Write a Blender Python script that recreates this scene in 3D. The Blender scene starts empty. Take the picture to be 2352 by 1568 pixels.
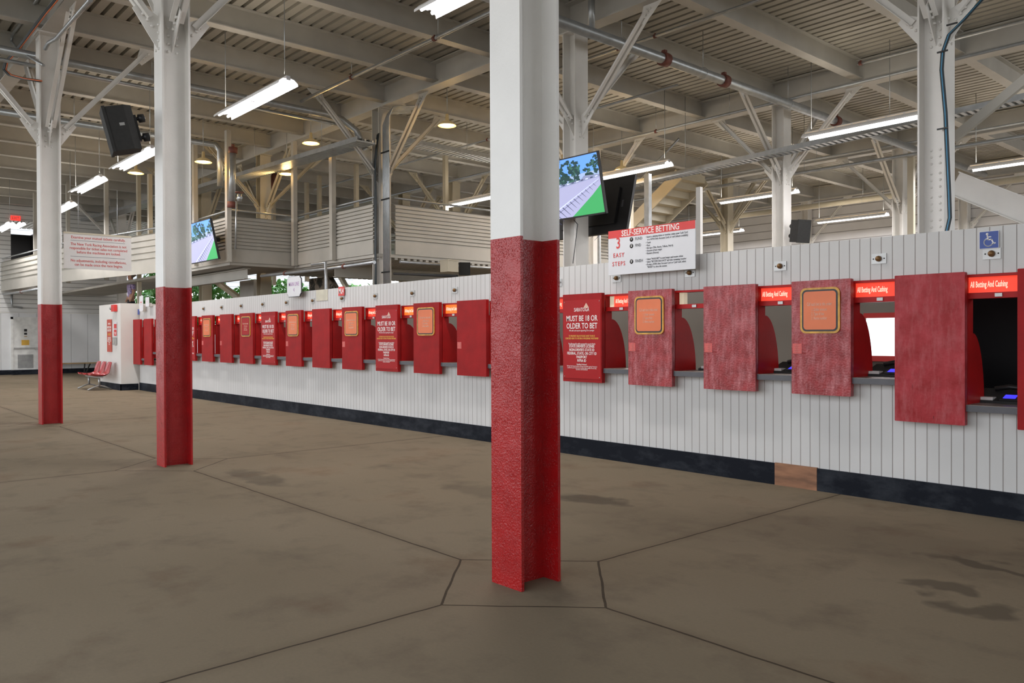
import bpy, math, random
from mathutils import Vector, Matrix
random.seed(7)
S = bpy.context.scene
COL = S.collection
# ------------------------------------------------------------------ camera
CF, CA, CP, CR, CH = 1854.65, .7254, -.0065, -.0039, 1.39
fwd = Vector((-math.cos(CA), math.sin(CA), 0)); rgt = Vector((math.sin(CA), math.cos(CA), 0)); upv = Vector((0, 0, 1))
F_ = fwd*math.cos(CP)+upv*math.sin(CP); U_ = upv*math.cos(CP)-fwd*math.sin(CP)
R_ = rgt*math.cos(CR)+U_*math.sin(CR); U2_ = U_*math.cos(CR)-rgt*math.sin(CR)
cd = bpy.data.cameras.new('camera'); cam = bpy.data.objects.new('camera', cd); COL.objects.link(cam)
cd.sensor_width = 36; cd.lens = 36*CF/2352; cd.clip_end = 400; cd.clip_start = .05
m = Matrix((R_, U2_, -F_)).transposed().to_4x4(); m.translation = Vector((0, 0, CH)); cam.matrix_world = m
S.camera = cam
def at(x, y, X=None, Y=None, Z=None):
    """point of the place seen at photo pixel x, y on one axis-aligned plane"""
    d = F_+R_*((x-1176)/CF)+U2_*((784-y)/CF)
    t = X/d.x if X is not None else (Y/d.y if Y is not None else (Z-CH)/d.z)
    return Vector((0, 0, CH))+d*t
# ------------------------------------------------------------------ world, light, exposure
S.view_settings.view_transform = 'Standard'; S.view_settings.look = 'None'
S.view_settings.gamma = 1; S.view_settings.use_curve_mapping = False
S.view_settings.exposure = 0.0
W = bpy.data.worlds.new('sky'); S.world = W; W.use_nodes = True
wn = W.node_tree.nodes; wl = W.node_tree.links
bg = wn['Background']; tc = wn.new('ShaderNodeTexCoord'); sx = wn.new('ShaderNodeSeparateXYZ'); rp = wn.new('ShaderNodeValToRGB')
wl.new(tc.outputs['Generated'], sx.inputs[0]); wl.new(sx.outputs['Z'], rp.inputs[0]); wl.new(rp.outputs[0], bg.inputs[0])
rp.color_ramp.elements[0].position = 0.0; rp.color_ramp.elements[0].color = (.97, .98, 1, 1)
rp.color_ramp.elements[1].position = .7; rp.color_ramp.elements[1].color = (.72, .84, 1, 1)
bg.inputs[1].default_value = 2.75
# ------------------------------------------------------------------ materials
def nt(name):
    m = bpy.data.materials.new(name); m.use_nodes = True
    n = m.node_tree.nodes; l = m.node_tree.links; return m, n, l, n['Principled BSDF']
def mix(n, l, fac, a, b):
    x = n.new('ShaderNodeMix'); x.data_type = 'RGBA'
    if hasattr(fac, 'links'): l.new(fac, x.inputs['Factor'])
    else: x.inputs['Factor'].default_value = fac
    for s, v in (('A', a), ('B', b)):
        i = [q for q in x.inputs if q.name == s and q.type == 'RGBA'][0]
        if hasattr(v, 'links'): l.new(v, i)
        else: i.default_value = (*v, 1)
    return [o for o in x.outputs if o.type == 'RGBA'][0]
def noise(n, l, scale, detail=4, vec=None, stretch=None, rough=.5):
    t = n.new('ShaderNodeTexNoise'); t.inputs['Scale'].default_value = scale; t.inputs['Detail'].default_value = detail
    t.inputs['Roughness'].default_value = rough
    tcn = n.new('ShaderNodeTexCoord'); src = tcn.outputs['Object']
    if stretch:
        mp = n.new('ShaderNodeMapping'); mp.inputs['Scale'].default_value = stretch; l.new(src, mp.inputs[0]); src = mp.outputs[0]
    l.new(src, t.inputs['Vector']); return t.outputs['Fac']
def ramp(n, l, v, a, b):
    r = n.new('ShaderNodeMapRange'); l.new(v, r.inputs[0]); r.inputs[1].default_value = a; r.inputs[2].default_value = b
    return r.outputs[0]
def math_(n, l, op, a, b=None, c=None):
    x = n.new('ShaderNodeMath'); x.operation = op
    for i, v in enumerate((a, b, c)):
        if v is None: continue
        if hasattr(v, 'links'): l.new(v, x.inputs[i])
        else: x.inputs[i].default_value = v
    return x.outputs[0]
def bump(n, l, p, h, strength, dist=.01):
    b = n.new('ShaderNodeBump'); b.inputs['Strength'].default_value = strength; b.inputs['Distance'].default_value = dist
    l.new(h, b.inputs['Height']); l.new(b.outputs[0], p.inputs['Normal'])
def mat(name, col, rough=.5, metal=0, spot=None, spot_lo=.62, spot_hi=.72, nscale=6, var=.12, bmp=0, bscale=40, emis=None, coat=0, stretch=None, spec=.5):
    m, n, l, p = nt(name)
    p.inputs['Roughness'].default_value = rough; p.inputs['Metallic'].default_value = metal
    p.inputs['Specular IOR Level'].default_value = spec
    if coat: p.inputs['Coat Weight'].default_value = coat; p.inputs['Coat Roughness'].default_value = .12
    f = noise(n, l, nscale, 5, stretch=stretch)
    dark = tuple(c*(1-var) for c in col); lite = tuple(min(1, c*(1+var)) for c in col)
    c = mix(n, l, ramp(n, l, f, .3, .7), dark, lite)
    if spot:
        f2 = noise(n, l, nscale*7, 6, rough=.7); c = mix(n, l, ramp(n, l, f2, spot_lo, spot_hi), c, spot)
    l.new(c, p.inputs['Base Color'])
    if bmp: bump(n, l, p, noise(n, l, bscale, 3), bmp)
    if emis: p.inputs['Emission Color'].default_value = (*emis[0], 1); p.inputs['Emission Strength'].default_value = emis[1]
    return m
def emit(name, col, s):
    return mat(name, tuple(min(1, c)*.5 for c in col), .6, emis=(col, s), var=.02)
M = {}
M['white'] = mat('white_steel_paint', (.77, .755, .72), .42, spot=(.20, .13, .07), spot_lo=.74, spot_hi=.79, nscale=3, var=.04, bmp=.15, bscale=60)
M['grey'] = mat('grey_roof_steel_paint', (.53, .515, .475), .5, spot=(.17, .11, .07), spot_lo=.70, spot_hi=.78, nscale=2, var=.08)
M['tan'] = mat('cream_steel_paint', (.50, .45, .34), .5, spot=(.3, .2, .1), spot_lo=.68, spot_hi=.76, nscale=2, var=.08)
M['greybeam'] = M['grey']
M['deck'] = mat('galvanised_deck_paint', (.44, .42, .37), .55, nscale=1.2, var=.12)
M['galv'] = mat('galvanised_pipe', (.42, .44, .45), .35, .65, nscale=8, var=.12)
M['rustf'] = mat('red_oxide_fitting', (.16, .05, .035), .6, nscale=12, var=.3)
M['black'] = mat('black_plastic', (.012, .012, .013), .45, nscale=10)
M['dgrey'] = mat('dark_grey_plastic', (.026, .026, .025), .7, nscale=20, spec=.25)
M['cable'] = mat('dark_cable_jacket', (.02, .03, .035), .5)
M['bluecable'] = mat('blue_cable_jacket', (.08, .3, .5), .5)
M['orange_cable'] = mat('orange_cable_jacket', (.6, .14, .04), .5)
M['ledge'] = mat('dark_grey_laminate', (.085, .085, .095), .35, nscale=10)
M['ledgetop'] = mat('worn_brown_counter', (.20, .165, .14), .4, nscale=5)
M['steel'] = mat('brushed_plate', (.42, .42, .41), .38, .6)
M['brass'] = mat('aged_brass_lamp', (.22, .12, .045), .45, .5, nscale=30)
M['signwhite'] = mat('white_sign_face', (.66, .66, .68), .35, var=.02)
M['signcream'] = mat('pale_sign_face', (.60, .58, .56), .4, var=.03)
M['redprint'] = mat('red_print', (.62, .035, .03), .4, var=.04)
M['mutuelred'] = mat('brick_red_lettering', (.50, .05, .04), .5, var=.04)
M['blackprint'] = mat('black_print', (.012, .012, .014), .4, var=.1)
M['greyprint'] = mat('grey_print', (.12, .12, .13), .5, var=.1)
M['whiteprint'] = mat('white_print', (.80, .78, .75), .4, var=.03)
M['pinkprint'] = mat('faded_pink_print', (.62, .28, .22), .4, var=.08)
M['palepeach'] = mat('faded_peach_print', (.72, .45, .34), .4, var=.1)
M['yellow'] = mat('yellow_print', (.72, .42, .06), .4, var=.05)
M['purple'] = mat('violet_print', (.35, .18, .38), .4, var=.08)
M['blue'] = mat('blue_sign_enamel', (.02, .06, .30), .35, var=.05)
M['orange'] = mat('faded_orange_notice', (.72, .17, .055), .4, nscale=3, var=.10, spot=(.45, .12, .05), spot_lo=.72, spot_hi=.8)
M['gold'] = mat('worn_gold_border', (.62, .32, .05), .45, nscale=14, var=.3)
M['postred'] = mat('red_poster_face', (.38, .012, .014), .45, nscale=3, var=.08, spec=.2)
M['sticker'] = mat('pink_red_sticker', (.62, .10, .09), .45, nscale=30, var=.15)
M['litred'] = emit('lit_red_sign', (1.0, .07, .035), .75)
M['litorange'] = emit('lit_orange_sign', (1.0, .20, .03), .95)
M['littext'] = emit('lit_cream_lettering', (1.0, .78, .60), .85)
M['cream'] = mat('cream_light_box', (.75, .68, .50), .5, emis=((1, .85, .6), .25))
M['tube'] = emit('fluorescent_tube', (1, .97, 1.0), 17)
M['reflect'] = mat('white_reflector_enamel', (.92, .92, .92), .4, var=.01)
M['slot'] = emit('warm_slot_glow', (1, .72, .38), .95)
M['sodium'] = emit('warm_lamp_glass', (1, .62, .22), 14)
M['taupe'] = mat('taupe_partition_paint', (.235, .215, .18), .6, nscale=1.5, var=.08)
M['creamwall'] = mat('cream_partition_paint', (.62, .56, .43), .6)
M['darkinterior'] = mat('painted_dark_interior', (.004, .004, .005), .35, nscale=3, spec=.08)  # near-black colour stands in for the dark booth interior
M['daywin'] = emit('daylit_pane', (.9, .97, 1.0), 1.6)
M['bluelcd'] = emit('blue_display', (.06, .05, 1.0), 1.1)
M['exit'] = emit('lit_exit_red', (1, .05, .04), 1.3)
M['wood'] = mat('raw_plywood', (.26, .12, .06), .6, nscale=4, var=.35, stretch=(1, 1, 5))
M['benchwood'] = mat('varnished_bench_wood', (.42, .27, .12), .5)
M['doorpaint'] = mat('off_white_door_paint', (.72, .72, .69), .45)
M['shell'] = mat('red_moulded_shell', (.36, .02, .025), .28, nscale=4, coat=.4)
M['skin'] = mat('skin', (.45, .24, .16), .55)
M['hair'] = mat('brown_hair', (.06, .035, .02), .6)
M['shorts'] = mat('black_cloth', (.015, .015, .018), .8)
M['leaf'] = mat('green_leaves', (.12, .30, .06), .6, nscale=2, var=.5)
M['stucco'] = mat('mottled_dark_soffit', (.30, .25, .19), .7, spot=(.03, .03, .02), spot_lo=.48, spot_hi=.55, nscale=.5, var=.2)
M['bark'] = mat('tree_bark', (.11, .08, .05), .8)
M['asphalt'] = mat('asphalt', (.22, .21, .20), .85)
# lavender flowered shirt
m, n, l, p = nt('lavender_patterned_cloth'); p.inputs['Roughness'].default_value = .8
l.new(mix(n, l, ramp(n, l, noise(n, l, 40, 2), .45, .55), (.20, .14, .36), (.62, .52, .72)), p.inputs['Base Color']); M['shirt'] = m
# red gloss paint
def redpaint(name, col, dark, sheen_rough, bstr, bscale, nscale, lumps=1.0, coat=0, spec=.5, scuff=0):
    m, n, l, p = nt(name); p.inputs['Roughness'].default_value = sheen_rough
    p.inputs['Specular IOR Level'].default_value = spec
    f = noise(n, l, nscale, 6, rough=.6)
    cc = mix(n, l, ramp(n, l, f, .35, .65), dark, col)
    if scuff:
        fs_ = noise(n, l, 9, 6, stretch=(1.6, 1, .45), rough=.7); cc = mix(n, l, math_(n, l, 'MULTIPLY', ramp(n, l, fs_, .46, .68), scuff), cc, (.52, .17, .18))
        fk_ = noise(n, l, 30, 4, stretch=(1.5, 1, .2), rough=.6); cc = mix(n, l, ramp(n, l, fk_, .68, .73), cc, (.08, .006, .008))
    l.new(cc, p.inputs['Base Color'])
    f1 = noise(n, l, bscale, 4); f2 = noise(n, l, bscale*.25, 3, stretch=(1, 1, .35))
    s = math_(n, l, 'ADD', f1, math_(n, l, 'MULTIPLY', f2, lumps))
    if 'column' in name:
        f4 = ramp(n, l, noise(n, l, 130, 2), .56, .66); f5 = ramp(n, l, noise(n, l, 9, 4), .42, .62); s = math_(n, l, 'ADD', s, math_(n, l, 'MULTIPLY', math_(n, l, 'MULTIPLY', f4, f5), 1.6))
    bump(n, l, p, s, bstr, .006)
    if coat: p.inputs['Coat Weight'].default_value = coat; p.inputs['Coat Roughness'].default_value = .1
    return m
M['redcol'] = redpaint('red_gloss_column_paint', (.40, .008, .009), (.33, .006, .007), .27, .6, 90, 3, 1.0, spec=.6)
M['redpanel'] = redpaint('red_shutter_paint', (.36, .009, .010), (.27, .007, .008), .5, .18, 60, 4, spec=.18)
M['redworn'] = redpaint('weathered_red_shutter_paint', (.38, .03, .035), (.22, .008, .010), .34, .6, 55, 9, 1.8, scuff=.75)
M['redfade'] = redpaint('faded_red_shutter_paint', (.42, .04, .05), (.28, .010, .012), .42, .3, 30, 5, spec=.25, scuff=.35)
M['redin'] = redpaint('red_divider_paint', (.42, .010, .010), (.32, .008, .008), .4, .1, 60, 4, spec=.2)
# vertical boards of the betting wall
def boards(name, axis, pitch, col, groove, gw=.045, rough=.5, shift=0., vert=True, warm=None):
    m, n, l, p = nt(name); p.inputs['Roughness'].default_value = rough
    t = n.new('ShaderNodeTexCoord'); s = n.new('ShaderNodeSeparateXYZ'); l.new(t.outputs['Object'], s.inputs[0])
    v = math_(n, l, 'MULTIPLY', math_(n, l, 'ADD', s.outputs[axis], shift), 1/pitch)
    fr = math_(n, l, 'FRACT', v); d = math_(n, l, 'ABSOLUTE', math_(n, l, 'SUBTRACT', fr, .5))
    g = ramp(n, l, d, .5-gw, .5-gw*.3)
    fl = math_(n, l, 'FLOOR', v); w = n.new('ShaderNodeTexWhiteNoise'); w.noise_dimensions = '1D'; l.new(fl, w.inputs['W'])
    base = mix(n, l, w.outputs['Value'], tuple(c*.95 for c in col), col)
    nz = noise(n, l, 1.5, 5); base = mix(n, l, ramp(n, l, nz, .35, .75), base, warm or tuple(c*.9 for c in col))
    sp = noise(n, l, 25, 5, rough=.7); base = mix(n, l, ramp(n, l, sp, .72, .76), base, (.22, .18, .14))
    l.new(mix(n, l, g, base, groove), p.inputs['Base Color'])
    inv = math_(n, l, 'SUBTRACT', 1, g); bump(n, l, p, inv, .6, .006)
    return m
M['board'] = boards('white_vertical_boards', 0, .0915, (.62, .612, .595), (.30, .27, .25), .05)
M['board2'] = boards('white_wide_boards', 1, .6, (.74, .75, .75), (.4, .4, .4), .02, shift=.2)
M['siding'] = boards('white_horizontal_siding', 2, .17, (.74, .74, .72), (.26, .26, .25), .10)
M['siding2'] = boards('pale_wall_siding', 2, .30, (.84, .83, .83), (.30, .29, .29), .06)
m, n, l, p = nt('black_baseboard_paint'); p.inputs['Roughness'].default_value = .55; p.inputs['Specular IOR Level'].default_value = .12
f = noise(n, l, 3, 6, rough=.65, stretch=(1, 1, 2)); c = mix(n, l, ramp(n, l, f, .45, .85), (.006, .008, .013), (.045, .05, .06)); l.new(c, p.inputs['Base Color']); M['base'] = m
# concrete floor with joints round each column footing
X0, Y0, PX, PY = -3.37, 3.09, 5.72, 6.3
m, n, l, p = nt('stained_concrete')
t = n.new('ShaderNodeTexCoord'); sp = n.new('ShaderNodeSeparateXYZ')
nzv = n.new('ShaderNodeTexNoise'); nzv.inputs['Scale'].default_value = 4; l.new(t.outputs['Object'], nzv.inputs['Vector'])
wob = n.new('ShaderNodeVectorMath'); wob.operation = 'MULTIPLY_ADD'; l.new(nzv.outputs['Color'], wob.inputs[0]); wob.inputs[1].default_value = (.02, .02, 0); l.new(t.outputs['Object'], wob.inputs[2])
l.new(wob.outputs[0], sp.inputs[0])
def cell(o, x0, per):
    v = math_(n, l, 'ADD', o, -x0+per*20+per/2); v = math_(n, l, 'MODULO', v, per); v = math_(n, l, 'ADD', v, -per/2); return math_(n, l, 'ABSOLUTE', v)
u = cell(sp.outputs[0], X0+.01, PX); v = cell(sp.outputs[1], Y0+.01, PY)
sm = math_(n, l, 'ADD', u, v); dd = math_(n, l, 'ABSOLUTE', math_(n, l, 'ADD', sm, -.6))
outd = math_(n, l, 'GREATER_THAN', sm, .6)
mn = math_(n, l, 'MINIMUM', u, v)
lineA = math_(n, l, 'MULTIPLY', math_(n, l, 'LESS_THAN', mn, .0075), outd)
lineB = math_(n, l, 'LESS_THAN', dd, .010)
jt = math_(n, l, 'MAXIMUM', lineA, lineB)
soft = math_(n, l, 'MULTIPLY', ramp(n, l, mn, .09, 0.0), outd)
f1 = noise(n, l, .55, 7, rough=.6); f2 = noise(n, l, 2.2, 6, rough=.65); f3 = noise(n, l, 60, 3)
c = mix(n, l, ramp(n, l, f1, .3, .7), (.205, .163, .108), (.245, .196, .134))
c = mix(n, l, ramp(n, l, f2, .50, .85), c, (.130, .100, .070))
s2 = n.new('ShaderNodeSeparateXYZ'); wb = n.new('ShaderNodeVectorMath'); wb.operation = 'MULTIPLY_ADD'; l.new(nzv.outputs['Color'], wb.inputs[0]); wb.inputs[1].default_value = (.5, .5, 0); l.new(t.outputs['Object'], wb.inputs[2]); l.new(wb.outputs[0], s2.inputs[0])
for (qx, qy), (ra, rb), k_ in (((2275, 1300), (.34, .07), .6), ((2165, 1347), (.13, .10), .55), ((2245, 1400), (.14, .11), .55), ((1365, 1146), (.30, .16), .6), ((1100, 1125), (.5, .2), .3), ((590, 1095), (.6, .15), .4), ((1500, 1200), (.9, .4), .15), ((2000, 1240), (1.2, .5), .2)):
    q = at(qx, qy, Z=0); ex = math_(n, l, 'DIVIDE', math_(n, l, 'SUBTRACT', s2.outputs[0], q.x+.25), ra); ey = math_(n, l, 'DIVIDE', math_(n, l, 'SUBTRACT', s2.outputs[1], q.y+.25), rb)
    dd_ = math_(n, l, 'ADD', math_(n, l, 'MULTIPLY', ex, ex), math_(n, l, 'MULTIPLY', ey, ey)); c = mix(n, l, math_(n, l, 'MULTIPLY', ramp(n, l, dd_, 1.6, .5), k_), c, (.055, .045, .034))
fs = noise(n, l, .9, 4, rough=.6, stretch=(1, 1.6, 1)); c = mix(n, l, math_(n, l, 'MULTIPLY', ramp(n, l, fs, .60, .72), .28), c, (.06, .05, .04))
fr_ = noise(n, l, 1.1, 5, rough=.55); c = mix(n, l, math_(n, l, 'MULTIPLY', ramp(n, l, fr_, .58, .8), .5), c, (.22, .135, .075))
c = mix(n, l, math_(n, l, 'MULTIPLY', ramp(n, l, f3, .3, .7), .12), c, (.10, .09, .07))
c = mix(n, l, math_(n, l, 'MULTIPLY', soft, .25), c, (.10, .07, .045))
c = mix(n, l, math_(n, l, 'MULTIPLY', jt, .8), c, (.035, .026, .018))
l.new(c, p.inputs['Base Color'])
rr = n.new('ShaderNodeMapRange'); l.new(f2, rr.inputs[0]); p.inputs['Specular IOR Level'].default_value = .06; rr.inputs[3].default_value = .75; rr.inputs[4].default_value = .9; l.new(rr.outputs[0], p.inputs['Roughness'])
hh = math_(n, l, 'SUBTRACT', math_(n, l, 'MULTIPLY', f3, .12), jt); bump(n, l, p, hh, .5, .008)
M['floor'] = m
# ------------------------------------------------------------------ mesh helpers
class MB:
    def __init__(s): s.v = []; s.f = []; s.mi = []; s.sm = []; s.cur = 0; s.smooth = False
    def add(s, vs, fs):
        o = len(s.v); s.v += [tuple(a) for a in vs]
        for f in fs: s.f.append([i+o for i in f]); s.mi.append(s.cur); s.sm.append(s.smooth)
        return s
    def box(s, a, b):
        (x0, y0, z0), (x1, y1, z1) = a, b
        x0, x1 = sorted((x0, x1)); y0, y1 = sorted((y0, y1)); z0, z1 = sorted((z0, z1))
        return s.add([(x0,y0,z0),(x1,y0,z0),(x1,y1,z0),(x0,y1,z0),(x0,y0,z1),(x1,y0,z1),(x1,y1,z1),(x0,y1,z1)],
                     [(0,3,2,1),(4,5,6,7),(0,1,5,4),(1,2,6,5),(2,3,7,6),(3,0,4,7)])
    def obox(s, c, size, mw):
        o = MB(); h = [k/2 for k in size]; o.box([-k for k in h], h)
        return s.add([mw @ Vector(v) + Vector(c) for v in o.v], o.f)
    def extr(s, prof, p0, p1, up=(0, 0, 1), cap=True):
        """closed 2-D profile [(side, up)] swept from p0 to p1"""
        p0, p1 = Vector(p0), Vector(p1); d = (p1-p0).normalized(); up = Vector(up)
        side = d.cross(up).normalized(); u2 = side.cross(d); k = len(prof)
        vs = [p0+side*a+u2*b for a, b in prof]+[p1+side*a+u2*b for a, b in prof]
        fs = [(i, (i+1) % k, (i+1) % k+k, i+k) for i in range(k)]
        if cap: fs += [tuple(range(k))[::-1], tuple(range(k, 2*k))]
        return s.add(vs, fs)
    def tube(s, pts, r, n=8, cap=True):
        pts = [Vector(p) for p in pts]; vs = []; fs = []; K = len(pts); prev = None
        for i, p in enumerate(pts):
            d = ((pts[min(i+1, K-1)]-p).normalized()+(p-pts[max(i-1, 0)]).normalized())
            d = d.normalized() if d.length > 1e-6 else Vector((0, 0, 1))
            if prev is None:
                a = Vector((0, 0, 1)) if abs(d.z) < .9 else Vector((1, 0, 0)); a = d.cross(a).normalized()
            else: a = (prev-d*prev.dot(d)).normalized()
            prev = a; b = d.cross(a); rr = r[i] if isinstance(r, (list, tuple)) else r
            vs += [p+(a*math.cos(2*math.pi*j/n)+b*math.sin(2*math.pi*j/n))*rr for j in range(n)]
        for i in range(K-1):
            for j in range(n): fs.append((i*n+j, i*n+(j+1) % n, (i+1)*n+(j+1) % n, (i+1)*n+j))
        sm = s.smooth; s.smooth = True; o = len(s.v); s.add(vs, fs); s.smooth = False
        if cap: s.f += [[o+j for j in range(n)][::-1], [o+(K-1)*n+j for j in range(n)]]; s.mi += [s.cur]*2; s.sm += [False]*2
        s.smooth = sm; return s
    def poly(s, pts): return s.add(pts, [tuple(range(len(pts)))])
    def slab(s, pts, off):
        """polygon given thickness along off"""
        k = len(pts); off = Vector(off); pts = [Vector(p) for p in pts]
        return s.add(pts+[p+off for p in pts], [tuple(range(k)), tuple(range(k, 2*k))[::-1]]+[(i, i+k, (i+1) % k+k, (i+1) % k) for i in range(k)])
    def lathe(s, c, prof, axis='z', n=16):
        vs = []; fs = []; k = len(prof); c = Vector(c)
        for r, h in prof:
            for j in range(n):
                a = 2*math.pi*j/n; q = (r*math.cos(a), r*math.sin(a), h)
                if axis == 'y': q = (q[0], q[2], q[1])
                if axis == 'x': q = (q[2], q[0], q[1])
                vs.append(c+Vector(q))
        for i in range(k-1):
            for j in range(n): fs.append((i*n+j, i*n+(j+1) % n, (i+1)*n+(j+1) % n, (i+1)*n+j))
        sm = s.smooth; s.smooth = True; s.add(vs, fs); s.smooth = sm; return s
    def mesh(s, name, mats):
        me = bpy.data.meshes.new(name); me.from_pydata(s.v, [], s.f)
        for k in (mats if isinstance(mats, (list, tuple)) else [mats]): me.materials.append(k)
        me.polygons.foreach_set('material_index', s.mi); me.polygons.foreach_set('use_smooth', s.sm); me.update(); return me
    def build(s, name, mats, parent=None, loc=None):
        o = bpy.data.objects.new(name, s.mesh(name, mats)); COL.objects.link(o)
        if loc is not None: o.location = loc
        if parent: o.parent = parent
        return o
def tag(o, label=None, cat=None, group=None, kind=None):
    if label: o['label'] = label
    if cat: o['category'] = cat
    if group: o['group'] = group
    if kind: o['kind'] = kind
    return o
def struct(o): o['kind'] = 'structure'; return o
def empty(name, loc=(0, 0, 0), rz=0):
    o = bpy.data.objects.new(name, None); COL.objects.link(o); o.location = loc; o.rotation_euler = (0, 0, rz); o.empty_display_size = .1; return o
def copy_tree(o, parent=None):
    c = o.copy(); COL.objects.link(c); c.parent = parent
    for ch in list(o.children): copy_tree(ch, c)
    return c
ORD = ['first', 'second', 'third', 'fourth', 'fifth', 'sixth', 'seventh', 'eighth', 'ninth', 'tenth', 'eleventh', 'twelfth', 'thirteenth', 'fourteenth',
       'fifteenth', 'sixteenth', 'seventeenth', 'eighteenth', 'nineteenth', 'twentieth', 'twenty-first', 'twenty-second', 'twenty-third', 'twenty-fourth']
_tc = {}
def textmesh(s, size, bold=0, xs=1., align='CENTER', th=.0008, line=1., shear=0., gap=1.):
    key = (s, size, bold, xs, align, th, line, shear, gap)
    if key in _tc: return _tc[key]
    cu = bpy.data.curves.new('t', 'FONT'); cu.body = s; cu.size = size; cu.offset = bold*size; cu.align_x = align; cu.align_y = 'CENTER'
    cu.extrude = th; cu.space_line = line; cu.shear = shear; cu.space_character = gap; cu.resolution_u = 2
    ob = bpy.data.objects.new('t', cu); COL.objects.link(ob)
    dg = bpy.context.evaluated_depsgraph_get(); dg.update()
    me = bpy.data.meshes.new_from_object(ob.evaluated_get(dg)); me.name = 'lettering'
    bpy.data.objects.remove(ob); bpy.data.curves.remove(cu)
    for v in me.vertices: v.co.x *= xs
    _tc[key] = me; return me
FRONT = (math.pi/2, 0, 0); EAST = (math.pi/2, 0, math.pi/2)
def text(s, size, mt, parent, loc, rot=FRONT, name='lettering', **k):
    me = textmesh(s, size, **k)
    if me.materials and me.materials[0] != mt: me = me.copy()
    me.materials.clear(); me.materials.append(mt)
    o = bpy.data.objects.new(name, me); COL.objects.link(o); o.location = loc; o.rotation_euler = rot; o.parent = parent; return o
def ibeam(w, d, tf=.018, tw=.012):
    a, b, c = w/2, d/2, tw/2
    return [(-a, -b), (a, -b), (a, -b+tf), (c, -b+tf), (c, b-tf), (a, b-tf), (a, b), (-a, b), (-a, b-tf), (-c, b-tf), (-c, -b+tf), (-a, -b+tf)]
# ------------------------------------------------------------------ structure
Z_DECK = 6.80; Z_G = 6.30; Z_B = 6.42
YR = [3.09, 9.5, 15.75, 21.9, 27.9]                       # column rows
struct(MB().add([(-60, -30, 0), (30, -30, 0), (30, 60, 0), (-60, 60, 0)], [(0, 1, 2, 3)]).build('floor', M['floor']))
b = MB(); pr = []                                          # ribbed roof deck, ribs run along X
y = -4.5
while y < 30:
    pr += [(y, Z_DECK), (y+.140, Z_DECK), (y+.150, Z_DECK+.09), (y+.195, Z_DECK+.09)]; y += .205
for (ya, za), (yb, zb) in zip(pr, pr[1:]): b.add([(-46, ya, za), (6, ya, za), (6, yb, zb), (-46, yb, zb)], [(0, 1, 2, 3)])
b.box((-46, -4.5, Z_DECK+.10), (6.2, 30, Z_DECK+.3))
struct(b.build('ceiling', M['deck']))
struct(MB().box((6, -4.5, 0), (6.2, 8, Z_DECK)).build('light_block_wall', M['siding']))  # unseen wall added to block side light from the right
# betting wall: low part under the windows, high part over them
YW = 6.83; XL, XRr = -22.6, 1.5
low = [(-23.0, -20.95), (-2.86, XRr)]
b = MB(); x = -22.6
b.box((-22.6, YW, 0), (-21.05, YW+.12, .79)); b.box((-21.05, YW, 0), (-2.86, YW+.12, .975)); b.box((-2.86, YW, 0), (XRr, YW+.12, .79))
b.box((-1.45, YW, .79), (XRr, YW+.12, 1.85)); b.box((-22.6, YW, 1.85), (XRr, YW+.12, 2.20))
struct(b.build('wall_right', M['board']))
struct(MB().box((-22.6, YW+.002, 2.20), (XRr, YW+.13, 2.212)).build('trim_1', M['board']))
b = MB().box((-22.6, YW-.02, 0), (-4.0, YW, .20)).box((-3.585, YW-.02, 0), (XRr, YW, .20)); struct(b.build('baseboard_right', M['base']))
tag(MB().box((-4.0, YW-.022, 0), (-3.585, YW, .205)).build('plywood_patch', M['wood']), 'bare brown plywood patch set in the black baseboard below the windows', 'patch')
# projecting wall block at the far end of the counter
XP = -22.75
b = MB().box((-24.75, 6.4, 0), (XP, 7.6, 2.3)); struct(b.build('wall_block', mat('white_block_paint', (.70, .68, .64), .5, var=.03, nscale=2)))
struct(MB().box((-24.75, 6.38, 0), (XP+.02, 6.4, .17)).box((XP, 6.38, 0), (XP+.02, 6.83, .17)).build('baseboard_block', M['base']))
# far end wall (faces the camera end) and its black base
XE = -35.7
b = MB().box((XE-.2, -6, 0), (XE, 10.05, 2.35)); struct(b.build('wall_left', M['board2']))
b = MB(); b.box((XE-.2, -6, 2.35), (XE, 10.05, 3.4)); b.box((XE-.2, -6, 3.4), (XE, 6.15, 6.8)); b.box((XE-.2, 6.15, 5.9), (XE, 10.05, 6.8)); b.box((XE-.2, 7.9, 3.4), (XE, 10.05, 5.9))
struct(b.build('wall_left_upper', M['siding']))
struct(MB().box((XE, -6, 0), (XE+.03, 6.12, .18)).box((XE, 7.18, 0), (XE+.03, 9.6, .18)).build('baseboard_left', M['base']))
struct(MB().box((XE-.2, -6, 2.35), (XE+.02, 9.6, 2.38)).build('trim_2', M['white']))
# dark room behind the upper opening
struct(MB().box((XE-6, 6.0, 3.3), (XE-5.8, 9.0, 6)).box((XE-6, 5.9, 3.3), (XE-.2, 6.1, 6)).box((XE-6, 7.9, 3.3), (XE-.2, 8.0, 6)).build('wall_recess', M['black']))
# far sided wall beyond everything
struct(MB().box((-34, 28.1, 0), (8, 28.3, 6.8)).build('wall_back', M['siding2']))
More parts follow.
